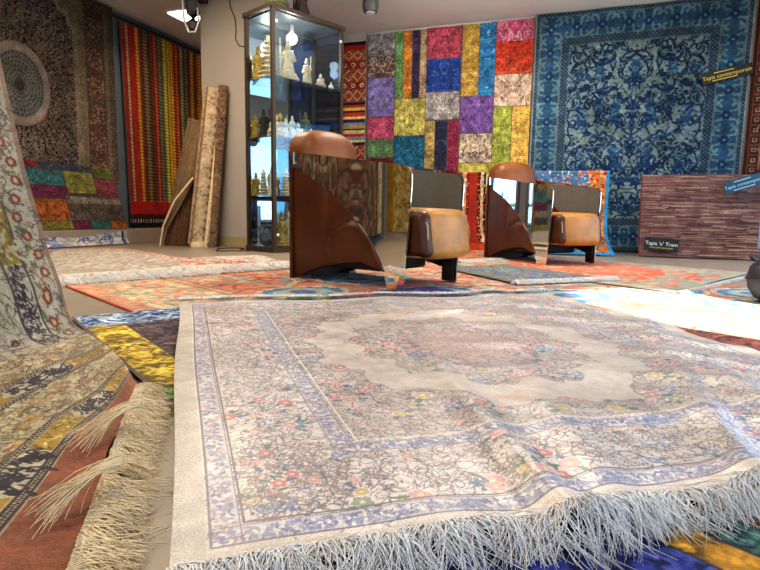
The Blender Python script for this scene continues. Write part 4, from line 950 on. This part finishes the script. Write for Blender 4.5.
lampc = empty('cabinet_lamp', tuple(cpt(.45, .5, 0)+Vector((CF[0], CF[1], CHh-.06)))); tag(lampc, 'bright round bulb on a white holder under the cabinet top', 'lamp')
bm = bmesh.new(); tube(bm, [(0, 0, 0), (0, 0, -.10)], .022, 12); obj('holder', bm, M['button'], lampc)
bm = bmesh.new(); blob(bm, (0, 0, -.155), .062, 16); obj('bulb', bm, M['bulb'], lampc)
# carvings
def carving(kind, h, mat, w=1.0):
    bm = bmesh.new(); rr = random.random()*6
    if kind == 'tower':
        pr = [(.24, 0), (.25, .04)]; n = 7
        for i in range(n): z = .05+i*.115; r = .19-.016*i; pr += [(r*.8, z), (r*.8, z+.06), (r*1.25, z+.075), (r*1.1, z+.095)]
        pr += [(.05, .90), (.03, 1.0)]; lathe(bm, [(r*h*w, z*h) for r, z in pr], 8)
    elif kind == 'jar':
        lathe(bm, [(r*h, z*h) for r, z in ((.22, 0), (.34, .12), (.40, .32), (.36, .52), (.18, .66), (.14, .74), (.2, .78), (.2, .82), (.1, .86), (.05, .95), (.02, 1.0))], 18)
    elif kind == 'buddha':
        lathe(bm, [(r*h, z*h) for r, z in ((.40, 0), (.42, .06), (.34, .1), (.38, .14), (.40, .22), (.30, .32))], 16)
        blob(bm, (0, 0, .46*h), (.24*h, .17*h, .22*h)); blob(bm, (0, -.02*h, .78*h), (.13*h, .13*h, .15*h)); blob(bm, (0, 0, .94*h), (.06*h, .06*h, .06*h))
        for s in (-1, 1): blob(bm, (s*.22*h, -.05*h, .30*h), (.12*h, .15*h, .08*h)); blob(bm, (s*.23*h, 0, .5*h), (.07*h, .08*h, .17*h))
    else:  # standing robed figure on a base, one arm out
        lathe(bm, [(r*h*w, z*h) for r, z in ((.20, 0), (.21, .05), (.15, .07), (.17, .10), (.155, .25), (.12, .42), (.13, .55), (.15, .64), (.13, .72), (.05, .76))], 12, wob=lambda a, z: 1+.12*math.sin(a*5+z*30+rr))
        blob(bm, (0, 0, .83*h), (.07*h*w, .075*h*w, .09*h)); blob(bm, (0, 0, .93*h), (.05*h, .05*h, .07*h))
        s = random.choice((-1, 1)); tube(bm, [(s*.11*h, 0, .66*h), (s*.2*h, -.04*h, .56*h), (s*.14*h, -.12*h, .52*h)], [.045*h, .04*h, .03*h], 8)
        tube(bm, [(s*.2*h, -.08*h, .08*h), (s*.21*h, -.08*h, 1.02*h)], .014*h, 6)
        tube(bm, [(-s*.11*h, 0, .66*h), (-s*.17*h, -.03*h, .5*h), (-s*.06*h, -.13*h, .46*h)], [.045*h, .04*h, .03*h], 8)
    bmesh.ops.subdivide_edges(bm, edges=bm.edges, cuts=1, use_grid_fill=True) if kind in ('fig', 'buddha') else None
    for v in bm.verts: 
        if v.co.z > .02*h: v.co += Vector((random.uniform(-1, 1), random.uniform(-1, 1), 0))*.006*h*2
    return bm
nmk = {'tower': ('pagoda_carving', 'carving'), 'jar': ('lidded_jar', 'jar'), 'buddha': ('seated_statuette', 'statuette'), 'fig': ('standing_statuette', 'statuette')}
FIG = [ # shelf, u, v, kind, height, material, label
 (3, .10, .78, 'fig', .38, 'yellow_stone', 'yellow stone figure at the left end of the top cabinet shelf'),
 (3, .10, .42, 'tower', .46, 'ivory', 'tall ivory pagoda near the left pane on the top shelf'),
 (3, .30, .25, 'fig', .44, 'ivory', 'tall ivory statuette holding a staff under the bulb on the top shelf'),
 (3, .58, .30, 'fig', .31, 'ivory', 'mid-sized ivory statuette right of centre on the top shelf'),
 (3, .42, .30, 'jar', .11, 'ivory', 'tiny ivory jar between the two standing figures on the top shelf'),
 (3, .76, .25, 'buddha', .17, 'ivory', 'small seated ivory figure towards the right of the top shelf'),
 (3, .92, .25, 'buddha', .10, 'white_stone', 'tiny white seated figure at the right end of the top shelf'),
 (2, .06, .80, 'fig', .27, 'yellow_stone', 'yellow figure at the far left of the middle shelf'),
 (2, .06, .48, 'fig', .31, 'dark_wood', 'dark wooden figure near the left pane of the middle shelf'),
 (2, .10, .18, 'buddha', .24, 'ivory', 'beige seated figure beside the front corner post on the middle shelf'),
 (2, .26, .45, 'buddha', .30, 'yellow_stone', 'honey coloured figure just right of the corner post on the middle shelf'),
 (2, .22, .15, 'fig', .22, 'white_stone', 'first white figurine right of the corner post on the middle shelf'),
 (2, .33, .20, 'fig', .26, 'white_stone', 'second white figurine from the corner post on the middle shelf'),
 (2, .43, .25, 'buddha', .20, 'white_stone', 'squat white figurine in the centre of the middle shelf'),
 (2, .56, .30, 'fig', .34, 'green_stone', 'green and ivory figure with a dark head right of centre on the middle shelf'),
 (2, .66, .35, 'buddha', .17, 'white_stone', 'white figurine right of the green figure on the middle shelf'),
 (1, .06, .80, 'fig', .27, 'yellow_stone', 'yellow carving at the left end of the third shelf'),
 (1, .06, .52, 'tower', .30, 'ivory', 'small ivory pagoda left of the corner post on the third shelf'),
 (1, .08, .26, 'fig', .33, 'ivory', 'ivory figure close beside the corner post on the third shelf'),
 (1, .20, .45, 'fig', .28, 'yellow_stone', 'amber figure behind the corner post on the third shelf'),
 (1, .22, .15, 'tower', .31, 'ivory', 'ivory pagoda right of the corner post on the third shelf'),
 (1, .36, .20, 'fig', .24, 'ivory', 'ivory figure partly behind the armchair back on the third shelf'),
 (0, .12, .55, 'jar', .27, 'slate', 'dark blue grey jar on the floor of the cabinet'),
 (0, .16, .15, 'fig', .38, 'yellow_stone', 'tall amber figure on the cabinet floor right of the corner post'),
 (0, .30, .25, 'fig', .40, 'ivory', 'tall ivory figure on the cabinet floor beside the armchair'),
]
for (s, u, v, k_, h_, m_, lab) in FIG:
    p = cpt(u, v, SZ[s]+.0005); o = obj(nmk[k_][0], carving(k_, h_, M[m_]), M[m_]); o.location = (p.x+CF[0], p.y+CF[1], p.z); o.rotation_euler = (0, 0, random.uniform(-.5, .5)); tag(o, lab, nmk[k_][1])
for (u, v, k_, h_, m_, lab) in ((.18, .3, 'buddha', .34, 'green_stone', 'pale green mythical beast carving on top of the cabinet'), (.50, .3, 'fig', .40, 'dark_wood', 'dark carved statue standing on top of the cabinet')):
    p = cpt(u, v, CHh+.0005); o = obj(nmk[k_][0], carving(k_, h_, M[m_], 1.4), M[m_]); o.location = (p.x+CF[0], p.y+CF[1], p.z); tag(o, lab, nmk[k_][1])

# ------------------------------------------------------------------ armchair
def bend(x):
    r = .042*max(0, min(1, (x+.12)/.455)); t = x-.335
    return r+(-.15*t*min(1, t/.05) if t > 0 else 0)
def panel_side(sgn, W2):
    """polished side plate: outline in (x forward, z up), cut, bent and thickened"""
    P = [(-.50, .835), (-.2, .80), (.15, .755), (.45, .72), (.52, .71)]
    for a in range(1, 8): t = a/8*PI/2; P.append((.52+.065*math.sin(t), .71-.065*(1-math.cos(t))))
    P += [(.585, .60), (.575, .45), (.560, .30), (.548, .15), (.540, .0), (.425, .0), (.405, .08), (.37, .18), (.30, .27), (.12, .41), (-.1, .555), (-.3, .66), (-.50, .74)]
    bm = bmesh.new(); vs = [bm.verts.new((x, 0, z)) for x, z in P]; f = bm.faces.new(vs)
    for i in range(1, 22):
        x = -.5+i*.05; g = bm.verts[:]+bm.edges[:]+bm.faces[:]; bmesh.ops.bisect_plane(bm, geom=g, plane_co=(x, 0, 0), plane_no=(1, 0, 0))
    for i in range(1, 14):
        z = i*.06; g = bm.verts[:]+bm.edges[:]+bm.faces[:]; bmesh.ops.bisect_plane(bm, geom=g, plane_co=(0, 0, z), plane_no=(0, 0, 1))
    r = bmesh.ops.extrude_face_region(bm, geom=bm.faces[:])
    for e in r['geom']:
        if isinstance(e, bmesh.types.BMVert): e.co.y += .008
    for v in bm.verts:
        x, z = v.co.x, v.co.z
        b = bend(x)+.004*math.sin((x+.5)*9.0)
        v.co.y = sgn*(W2+v.co.y+b)
    return bm
def leather_side(sgn, W2):
    bm = bmesh.new(); nx, nz = 40, 26; top = [(-.52, .77), (-.5, .745), (-.3, .665), (-.1, .56), (.12, .415), (.30, .275), (.375, .175), (.405, .105)]
    bot = [(-.52, 0.0), (-.45, .012), (-.34, .055), (-.2, .095), (0, .13), (.2, .145), (.405, .10)]
    tx = [p[0] for p in top]; tz = [p[1] for p in top]; bx = [p[0] for p in bot]; bz = [p[1] for p in bot]; g = []
    for j in range(nx+1):
        x = -.52+.925*j/nx; zt = float(np.interp(x, tx, tz)); zb = float(np.interp(x, bx, bz)); col = []
        for i in range(nz+1):
            t = i/nz; z = zb+(zt-zb)*t
            puff = .016*math.sin(t*PI)**.6
            # crease where the seat pad meets the back shell
            zc = .30+.10*math.sin(min(1, max(0, (x+.14)/.28))*PI/2); d = (z-zc)
            cr = 0
            if x > -.14: cr = -.022*math.exp(-(d/.018)**2)*min(1, (x+.14)/.06)+(.012*math.exp(-((d+.05)/.05)**2))
            dx = x+.14; cr += -.010*math.exp(-(dx/.022)**2)*(1 if z > zc-.06 else .4)
            hol = -.014*math.exp(-((x+.05)/.10)**2)*max(0, min(1, (z-zc)/.1))
            col.append(bm.verts.new((x, sgn*(W2+bend(x)+.008+puff+cr+hol), z)))
        g.append(col)
    for j in range(nx):
        for i in range(nz): bm.faces.new((g[j][i], g[j+1][i], g[j+1][i+1], g[j][i+1]))
    # give it a back skin so that it is a pad, not a film
    r = bmesh.ops.extrude_face_region(bm, geom=bm.faces[:])
    for e in r['geom']:
        if isinstance(e, bmesh.types.BMVert): e.co.y = sgn*(W2-.03+bend(e.co.x))
    return bm
def rounded(bm, c, s, bev, seg=5, rot=None, sub=0, fn=None):
    r = bmesh.ops.create_cube(bm, size=1)['verts']; bmesh.ops.transform(bm, matrix=Matrix.Diagonal((*s, 1)), verts=r)
    es = list({e for v in r for e in v.link_edges}); q = bmesh.ops.bevel(bm, geom=es, offset=bev, segments=seg, profile=.5, affect='EDGES')
    vs = list({v for f in q['faces'] for v in f.verts} | {v for v in r if v.is_valid}); return vs
def pad(s, bev, c, fn=None, cuts=5, rot=0):
    bm = bmesh.new(); bmesh.ops.create_cube(bm, size=1); bmesh.ops.transform(bm, matrix=Matrix.Diagonal((*s, 1)), verts=bm.verts[:])
    bmesh.ops.bevel(bm, geom=bm.edges[:], offset=bev, segments=5, profile=.5, affect='EDGES')
    for ax in range(3):
        for i in range(1, cuts+1):
            co = [0, 0, 0]; no = [0, 0, 0]; no[ax] = 1; co[ax] = -s[ax]/2+s[ax]*i/(cuts+1); bmesh.ops.bisect_plane(bm, geom=bm.verts[:]+bm.edges[:]+bm.faces[:], plane_co=co, plane_no=no)
    for v in bm.verts:
        if fn: v.co = Vector(fn(v.co.x, v.co.y, v.co.z))
    bmesh.ops.transform(bm, matrix=Matrix.Translation(c) @ Matrix.Rotation(rot, 4, 'Y'), verts=bm.verts[:]); return bm
def make_armchair():
    root = tag(empty('armchair', (0, 0, 0)), 'nearer leather armchair with polished steel sides beside the glass cabinet', 'armchair'); W2 = .295
    for s in (-1, 1):
        obj('side_plate', panel_side(s, W2), M['chrome'], root)
        obj('side_upholstery', leather_side(s, W2), M['leather_dark'], root)
    # inner faces of the arms, dull steel lining seen above the seat
    for s in (-1, 1):
        bm = bmesh.new(); P = [(-.25, .50), (-.25, .785), (.15, .74), (.50, .70), (.545, .688), (.572, .65), (.568, .45), (.55, .20), (.42, .20), (.40, .25)]
        vs = [bm.verts.new((x, s*(W2-.006), z)) for x, z in P]; bm.faces.new(vs)
        for i in range(1, 17): bmesh.ops.bisect_plane(bm, geom=bm.verts[:]+bm.edges[:]+bm.faces[:], plane_co=(-.25+i*.048, 0, 0), plane_no=(1, 0, 0))
        for v in bm.verts: v.co.y += s*bend(v.co.x)
        r = bmesh.ops.extrude_face_region(bm, geom=bm.faces[:])
        for e in r['geom']:
            if isinstance(e, bmesh.types.BMVert): e.co.y -= s*.004
        obj('inner_lining', bm, M['steel_dull'], root)
    # seat pad with bowed front and rolled edge
    def sf(x, y, z):
        k_ = 1-(y/.285)**2; return (x+(.05*k_ if x > 0 else 0)*min(1, x/.3)+(-.02*(z/.13) if x > .3 else 0), y, z+.018*k_*(1 if z > 0 else 0)*(1-max(0, x/.45)**2*.6))
    obj('seat', pad((.93, .55, .26), .045, (.195, 0, .322), sf), M['leather_dark'], root)
    obj('seat_cover', pad((.95, .49, .285), .062, (.195, 0, .322), sf), M['leather_tan'], root)
    for s in (-1, 1):
        bm = bmesh.new(); pts = [(x-.04, s*(y-.012), z) for x, y, z in ((.40, .262, .455), (.60, .262, .452), (.675, .258, .43), (.705, .256, .37), (.712, .256, .30), (.705, .256, .235), (.66, .260, .197), (.50, .262, .19))]
        tube(bm, pts, .006, 6); obj('piping', bm, M['piping'], root)
    obj('seat_frame', pad((.78, .52, .13), .02, (-.08, 0, .155)), M['black'], root)
    # back cushion, crown top
    def bf(x, y, z):
        k_ = 1-(abs(y)/.29)**3.2; zz = z*(.83+.17*k_) if z > 0 else z; return (x+.03*k_*(1 if x > 0 else .3)-.06*(z/.3), y*(1-.04*max(0, z/.3)), zz+(.02*k_ if z > 0 else 0))
    obj('backrest', pad((.24, .575, .66), .085, (-.455, 0, .650), bf, 6), M['leather'], root)
    # wrapped back shell
    bm = bmesh.new(); g = []
    for j in range(25):
        y = -.33+.66*j/24; x = -.515-.035*(1-(y/.33)**2); g.append([bm.verts.new((x, y, z)) for z in np.linspace(.0, .775-.02*(y/.33)**2, 10)])
    for j in range(24):
        for i in range(9): bm.faces.new((g[j][i], g[j+1][i], g[j+1][i+1], g[j][i+1]))
    r = bmesh.ops.extrude_face_region(bm, geom=bm.faces[:])
    for e in r['geom']:
        if isinstance(e, bmesh.types.BMVert): e.co.x += .03
    obj('back_shell', bm, M['leather_dark'], root)
    bm = bmesh.new(); g = []
    for j in range(25):
        y = -.325+.65*j/24; x = -.525-.035*(1-(y/.33)**2); g.append([bm.verts.new((x, y, z)) for z in (.755, .79, .84)])
    for j in range(24):
        for i in range(2): bm.faces.new((g[j][i], g[j+1][i], g[j+1][i+1], g[j][i+1]))
    r = bmesh.ops.extrude_face_region(bm, geom=bm.faces[:])
    for e in r['geom']:
        if isinstance(e, bmesh.types.BMVert): e.co.x += .008
    obj('back_band', bm, M['chrome'], root)
    for s in (-1, 1):
        bm = bmesh.new(); box(bm, (.475, s*(W2-.018+bend(.475)), .105), (.10, .010, .19), 0, .002); obj('leg', bm, M['shaded_leg'], root)  # thin dark plate paints the shade on the leg's inner face
        bm = bmesh.new(); box(bm, (-.46, s*(W2-.05), .008), (.10, .08, .016), 0, .003); obj('glide', bm, M['steel_dull'], root)
    for ch in root.children:
        me = ch.data; co = np.empty(len(me.vertices)*3, np.float32); me.vertices.foreach_get('co', co); co = co.reshape(-1, 3)*np.array([.90, .93, 1], np.float32); me.vertices.foreach_set('co', co.ravel()); me.update()
    return root
chair = make_armchair()
def place(o, px, py, ang):
    a = math.radians(ang); c, s = math.cos(a), math.sin(a); lx, ly = .43, -.275
    o.location = (px-(lx*c-ly*s), py-(lx*s+ly*c), .006); o.rotation_euler = (0, 0, a)
place(chair, .10, 3.17, -39)
chair_b = copy_tree(chair); chair_b['label'] = 'farther leather armchair with polished steel sides before the blue carpet'
place(chair_b, 1.49, 5.02, -66); chair_b.location.z = .0125

# ------------------------------------------------------------------ tags with lettering
def text_mesh(txt, size, mat):
    cu = bpy.data.curves.new('t', 'FONT'); cu.body = txt; cu.size = size; cu.align_x = 'CENTER'; cu.align_y = 'BOTTOM_BASELINE'; cu.extrude = .0008
    tmp = bpy.data.objects.new('t', cu); COL.objects.link(tmp); bpy.context.view_layer.update()
    me = bpy.data.meshes.new_from_object(tmp.evaluated_get(bpy.context.evaluated_depsgraph_get())); bpy.data.objects.remove(tmp)
    me.materials.clear(); me.materials.append(mat); xs = [v.co.x for v in me.vertices]; return me, min(xs), max(xs)
def lettering(txt, size, mat, parent, loc):
    full, a, b = text_mesh(txt, size, mat); bpy.data.meshes.remove(full); words = txt.split(); x = a
    ms = [text_mesh(w_, size, mat) for w_ in words]; gap = ((b-a)-sum(m[2]-m[1] for m in ms))/max(1, len(words)-1)
    for me, c, d in ms:
        o = link(bpy.data.objects.new('lettering', me), parent); o.location = (loc[0]+x-c, loc[1], loc[2]-size*.33); o.rotation_euler = (PI/2, 0, 0); x += (d-c)+gap
def sign(label, pos, n_ang, tilt, w, h, card, ink, lines, rules=True):
    r = empty('price_tag', pos); r.rotation_euler = (0, tilt, n_ang); tag(r, label, 'tag'); bm = bmesh.new(); box(bm, (0, 0, 0), (w, .008, h), 0, .001); obj('card', bm, card, r, smooth=False)
    for (tx, sz, z, mk) in lines: lettering(tx, sz, mk, r, (0, -.0055, z))
    if rules:
        bm = bmesh.new()
        for z, ww in ((h*.33, w*.4), (-h*.33, w*.5)): box(bm, (-w*.05, -.005, z), (ww, .002, h*.07))
        obj('rule_line', bm, ink, r, smooth=False)
    return r
p = wp(4.69, 2.22, .075); sign('dark tag with yellow lettering pinned at the upper right of the blue carpet', p, RZ, -.20, .54, .135, M['tag_dark'], M['ink_yellow'], [('Tapis contemporain', .066, .0, M['ink_yellow'])])
wa = math.atan2(wdv[1], wdv[0])
p = WA+wdv*1.04-wn_*-.06; sign('petrol blue tag with pale lettering tilted at the top right of the mauve woven rug', (p[0], p[1], .86), wa, -.33, .43, .135, M['tag_blue'], M['ink_pale'], [('Tapis contemporain', .052, .0, M['ink_pale'])])
p = WA+wdv*.235+wn_*.10; sign('black tag with white lettering at the lower left of the mauve woven rug', (p[0], p[1], .155), wa, .07, .36, .145, M['tag_dark'], M['ink_yellow'], [("Tapis 'n' Tram", .060, .006, M['ink_white']), ('TAPIS CONTEMPORAIN', .024, -.042, M['ink_yellow'])], False)

# ------------------------------------------------------------------ ceiling fittings, cables, odds
def spot(x, y, label):
    r = tag(empty('ceiling_spotlight', (x, y, H)), label, 'spotlight')
    bm = bmesh.new(); lathe(bm, [(.05, 0), (.05, -.03), (.09, -.032), (.09, -.06), (.05, -.065)][::-1], 20); obj('mount', bm, M['grey_metal'], r)
    bm = bmesh.new(); lathe(bm, [(.055, -.28), (.085, -.275), (.10, -.22), (.10, -.16), (.075, -.09), (.045, -.062)], 24); obj('housing', bm, M['grey_metal'], r)
    bm = bmesh.new(); lathe(bm, [(.05, -.288), (.056, -.281)], 20); obj('lens', bm, M['button'], r)
for (px, lab) in ((370.5, 'grey spotlight on the ceiling above the patchwork carpet'), (549/549*504, 'grey ceiling spotlight cut by the top edge of the picture')):
    y = 7.0 if px < 400 else 6.35; q = aty(px, 10, y); spot(q[0], y, lab)
q = aty(330, 3, 6.95); bm = bmesh.new(); box(bm, (q[0], 6.95, H-.012), (.75, .03, .02), .28); tag(obj('light_track', bm, M['grey_metal'], smooth=False), 'thin dark lighting track on the ceiling right of the cabinet', 'track')
q = aty(192, 14, 7.2); r = tag(empty('track_lamp', (q[0], 7.2, H)), 'dark elongated lamp hanging from the ceiling beside the pillar', 'lamp')
bm = bmesh.new(); tube(bm, [(-.02, 0, 0), (-.01, 0, -.12), (.02, 0, -.25), (.015, 0, -.37), (0, 0, -.44), (0, 0, -.47)], [.05, .07, .085, .075, .055, .03], 16); obj('housing', bm, M['grey_metal'], r)
bm = bmesh.new(); tube(bm, [(-.10, -.05, 0), (-.085, -.08, -.2), (-.07, -.08, -.38), (-.02, -.08, -.50), (.06, -.08, -.50), (.10, -.06, -.36), (.08, -.04, -.2)], .012, 8); obj('cable', bm, M['button'], r)
bm = bmesh.new(); box(bm, (.12, .05, -.06), (.12, .08, .10), 0, .01); obj('bracket', bm, M['black'], r)
q = np.array([-3.0, 8.05]); bm = bmesh.new(); box(bm, (-2.76, 8.02, H-.01), (.32, .34, .02), RZ); tag(obj('ceiling_light_panel', bm, M['panel_light'], smooth=False), 'square glowing light panel in the ceiling beside the pillar', 'ceiling light')
# cable down the pillar
pp = lambda s, z: tuple((PX+e1*s-e2*.006).tolist()+[z])
bm = bmesh.new(); tube(bm, [pp(.44, 3.14), pp(.46, 3.0), pp(.53, 2.84), pp(.54, 2.72), pp(.53, 2.6), pp(.58, 2.52), pp(.66, 2.5)], .006, 6)
tag(obj('wall_cable', bm, M['cord']), 'thin black cable running down the pillar to the cabinet', 'cable')
bm = bmesh.new(); c0 = fl(229, 250); P = [(c0[0]+.14*math.cos(a)*(1+.2*math.sin(3*a)), c0[1]+.30*math.sin(a), .008) for a in np.linspace(0, 5.2, 30)]+[(-1.5, 6.3, .008)]; tube(bm, P, .006, 6)
tag(obj('floor_cable', bm, M['cord']), 'loop of black cable lying on the floor at the foot of the pillar', 'cable')
bm = bmesh.new(); P = [tuple(fl(x, y, .014)) for x, y in ((694, 289), (708, 284), (722, 280), (740, 276), (765, 270))]; tube(bm, smooth_curve(P), .004, 6)
tag(obj('floor_cable', bm, M['cord']), 'thin dark cord trailing from the rug fringe to the right edge', 'cord')
# dark pouf at the right edge
pq = tag(empty('pouf', (2.215, 2.84, 0)), 'rounded dark grey leather pouf cut by the right edge', 'pouf')
bm = bmesh.new(); lathe(bm, [(.18, .012), (.225, .03), (.255, .08), (.262, .14), (.25, .19), (.215, .225), (.14, .24), (.02, .245)], 40, wob=lambda a, z: 1+.012*math.sin(a*9)); obj('body', bm, M['pouf'], pq)
bm = bmesh.new(); P = [(.262*math.cos(a), .262*math.sin(a), .13) for a in np.linspace(0, 2*PI, 49)]; tube(bm, P, .006, 6); obj('seam', bm, M['black'], pq)
bm = bmesh.new(); P = [(-.20-.05*math.sin(t), .06+.05*math.cos(t), .225+.03*math.sin(t)) for t in np.linspace(0, PI, 12)]; tube(bm, P, .008, 6); obj('handle', bm, M['pouf'], pq)
# pale blue board at the right edge
q = tag(empty('display_board', (4.02, 5.72, 0), RZ), 'pale blue board with a rounded edge standing at the right edge of the view', 'board')
bm = bmesh.new(); box(bm, (.22, 0, .38), (.62, .03, .46), 0, .014); obj('panel', bm, M['pale_panel'], q)
for x in (.0, .44): bm = bmesh.new(); box(bm, (x, 0, .078), (.03, .03, .156)); obj('leg', bm, M['grey_metal'], q)

# put every textile's origin at its own base
bpy.context.view_layer.update()
for r in [o for o in COL.objects if o.type == 'EMPTY' and o.parent is None and o.location.length < 1e-6]:
    cs = [c.matrix_world @ Vector(b) for c in r.children for b in c.bound_box]
    if cs:
        b = Vector(((min(c.x for c in cs)+max(c.x for c in cs))/2, (min(c.y for c in cs)+max(c.y for c in cs))/2, min(c.z for c in cs)))
        r.location = b
        for c in r.children: c.location = c.location-b
# ------------------------------------------------------------------ light
def area(name, loc, aim, w, h, e, col, spread=180):
    L = bpy.data.lights.new(name, 'AREA'); L.shape = 'RECTANGLE'; L.size = w; L.size_y = h; L.energy = e; L.color = col; L.spread = math.radians(spread)
    o = link(bpy.data.objects.new(name, L)); o.location = loc; o.rotation_euler = (Vector(aim)-Vector(loc)).to_track_quat('-Z', 'Y').to_euler(); return o
def spotl(name, loc, aim, e, col, ang, blend=.5, r=.05):
    L = bpy.data.lights.new(name, 'SPOT'); L.energy = e; L.color = col; L.spot_size = math.radians(ang); L.spot_blend = blend; L.shadow_soft_size = r
    o = link(bpy.data.objects.new(name, L)); o.location = loc; o.rotation_euler = (Vector(aim)-Vector(loc)).to_track_quat('-Z', 'Y').to_euler(); return o
W = bpy.data.worlds.new('sky'); bpy.context.scene.world = W; W.use_nodes = True; N = W.node_tree.nodes; Lk = W.node_tree.links; bg = N['Background']
tc = N.new('ShaderNodeTexCoord'); sx = N.new('ShaderNodeSeparateXYZ'); cr = N.new('ShaderNodeValToRGB'); Lk.new(tc.outputs['Generated'], sx.inputs[0]); Lk.new(sx.outputs['Z'], cr.inputs['Fac'])
E_ = cr.color_ramp.elements; E_[0].position = 0.0; E_[0].color = (.20, .20, .20, 1); E_[1].position = .35; E_[1].color = (.04, .26, .80, 1)
e_ = E_.new(.005); e_.color = (.30, .60, .86, 1); e_ = E_.new(.12); e_.color = (.10, .46, .92, 1)
Lk.new(cr.outputs['Color'], bg.inputs['Color']); bg.inputs['Strength'].default_value = 1.9
# portals of daylight just inside the glazing
cR1 = rp(2.65, 1.3, .0); cR2 = rp(6.45, 1.3, .0)
def win_light(name, t, en, col, w=3.1):
    p = rp(t, 1.3, -.14); a = rp(t, 1.0, 3); o = area(name, p, a, w, 2.0, en, col); return o
win_light('window_daylight', 2.3, 60, (.85, .92, 1)); win_light('window_daylight', 6.45, 80, (.85, .92, 1))
pb = fA+e1*5.4-e2*.14; area('shop_front_daylight', (pb[0], pb[1], 1.5), (pb[0]+e2[0]*3, pb[1]+e2[1]*3, 1.1), 5.6, 2.0, 44, (.92, .95, 1))
for (x, y, e, c) in ((-1.8, 5.4, 62, (1, .82, .62)), (.9, 5.2, 56, (1, .90, .78)), (3.0, 4.6, 28, (1, .9, .8)), (-1.1, 1.9, 36, (1, .88, .74)), (-3.2, 4.0, 30, (1, .80, .58)), (-3.4, -.4, 60, (1, .90, .74))):  # the last one is added to brighten the carpets mirrored in the chair
    area('ceiling_lamp_and_fill', (x, y, 3.12), (x, y, 0), .6, .6, e, c)
spotl('wall_washer', (.6, 5.9, 3.05), (.9, 8.2, 1.7), 130, (1, .93, .84), 90, .8, .12)
spotl('wall_washer', (2.4, 5.3, 3.05), (2.5, 7.5, 1.5), 66, (.92, .96, 1), 70, .9, .12)
spotl('wall_washer', (-2.5, 6.2, 3.0), (-3.4, 8.0, 1.6), 90, (1, .82, .6), 60, .8, .12)
area('ceiling_fill_light', (1.2, 4.6, 2.2), (1.2, 4.7, 3.2), 2.6, 2.6, 60, (1, .95, .92))  # added fill aimed upwards to brighten the ceiling, no fitting there
L = bpy.data.lights.new('bulb_light', 'POINT'); L.energy = 14; L.color = (1, .95, .88); L.shadow_soft_size = .06
o = link(bpy.data.objects.new('bulb_light', L)); q = cpt(.45, .5, CHh-.32); o.location = (q.x+CF[0], q.y+CF[1], q.z)
# low sun through the side window
sd = np.array([-.30, .76, -.58]); tgt = np.array([1.72, 2.42, 0]); sp = tgt-sd*5.2
spotl('low_sun', tuple(sp), tuple(tgt), 15000, (1, .97, .94), 12.4, .30, .02)
sc = bpy.context.scene; sc.view_settings.view_transform = 'Standard'; sc.view_settings.look = 'Medium High Contrast'; sc.view_settings.exposure = 0; sc.view_settings.gamma = 1
sc.cycles.max_bounces = 8; sc.cycles.glossy_bounces = 5; sc.cycles.transparent_max_bounces = 16; sc.cycles.caustics_reflective = False; sc.cycles.caustics_refractive = False; sc.cycles.sample_clamp_indirect = 6
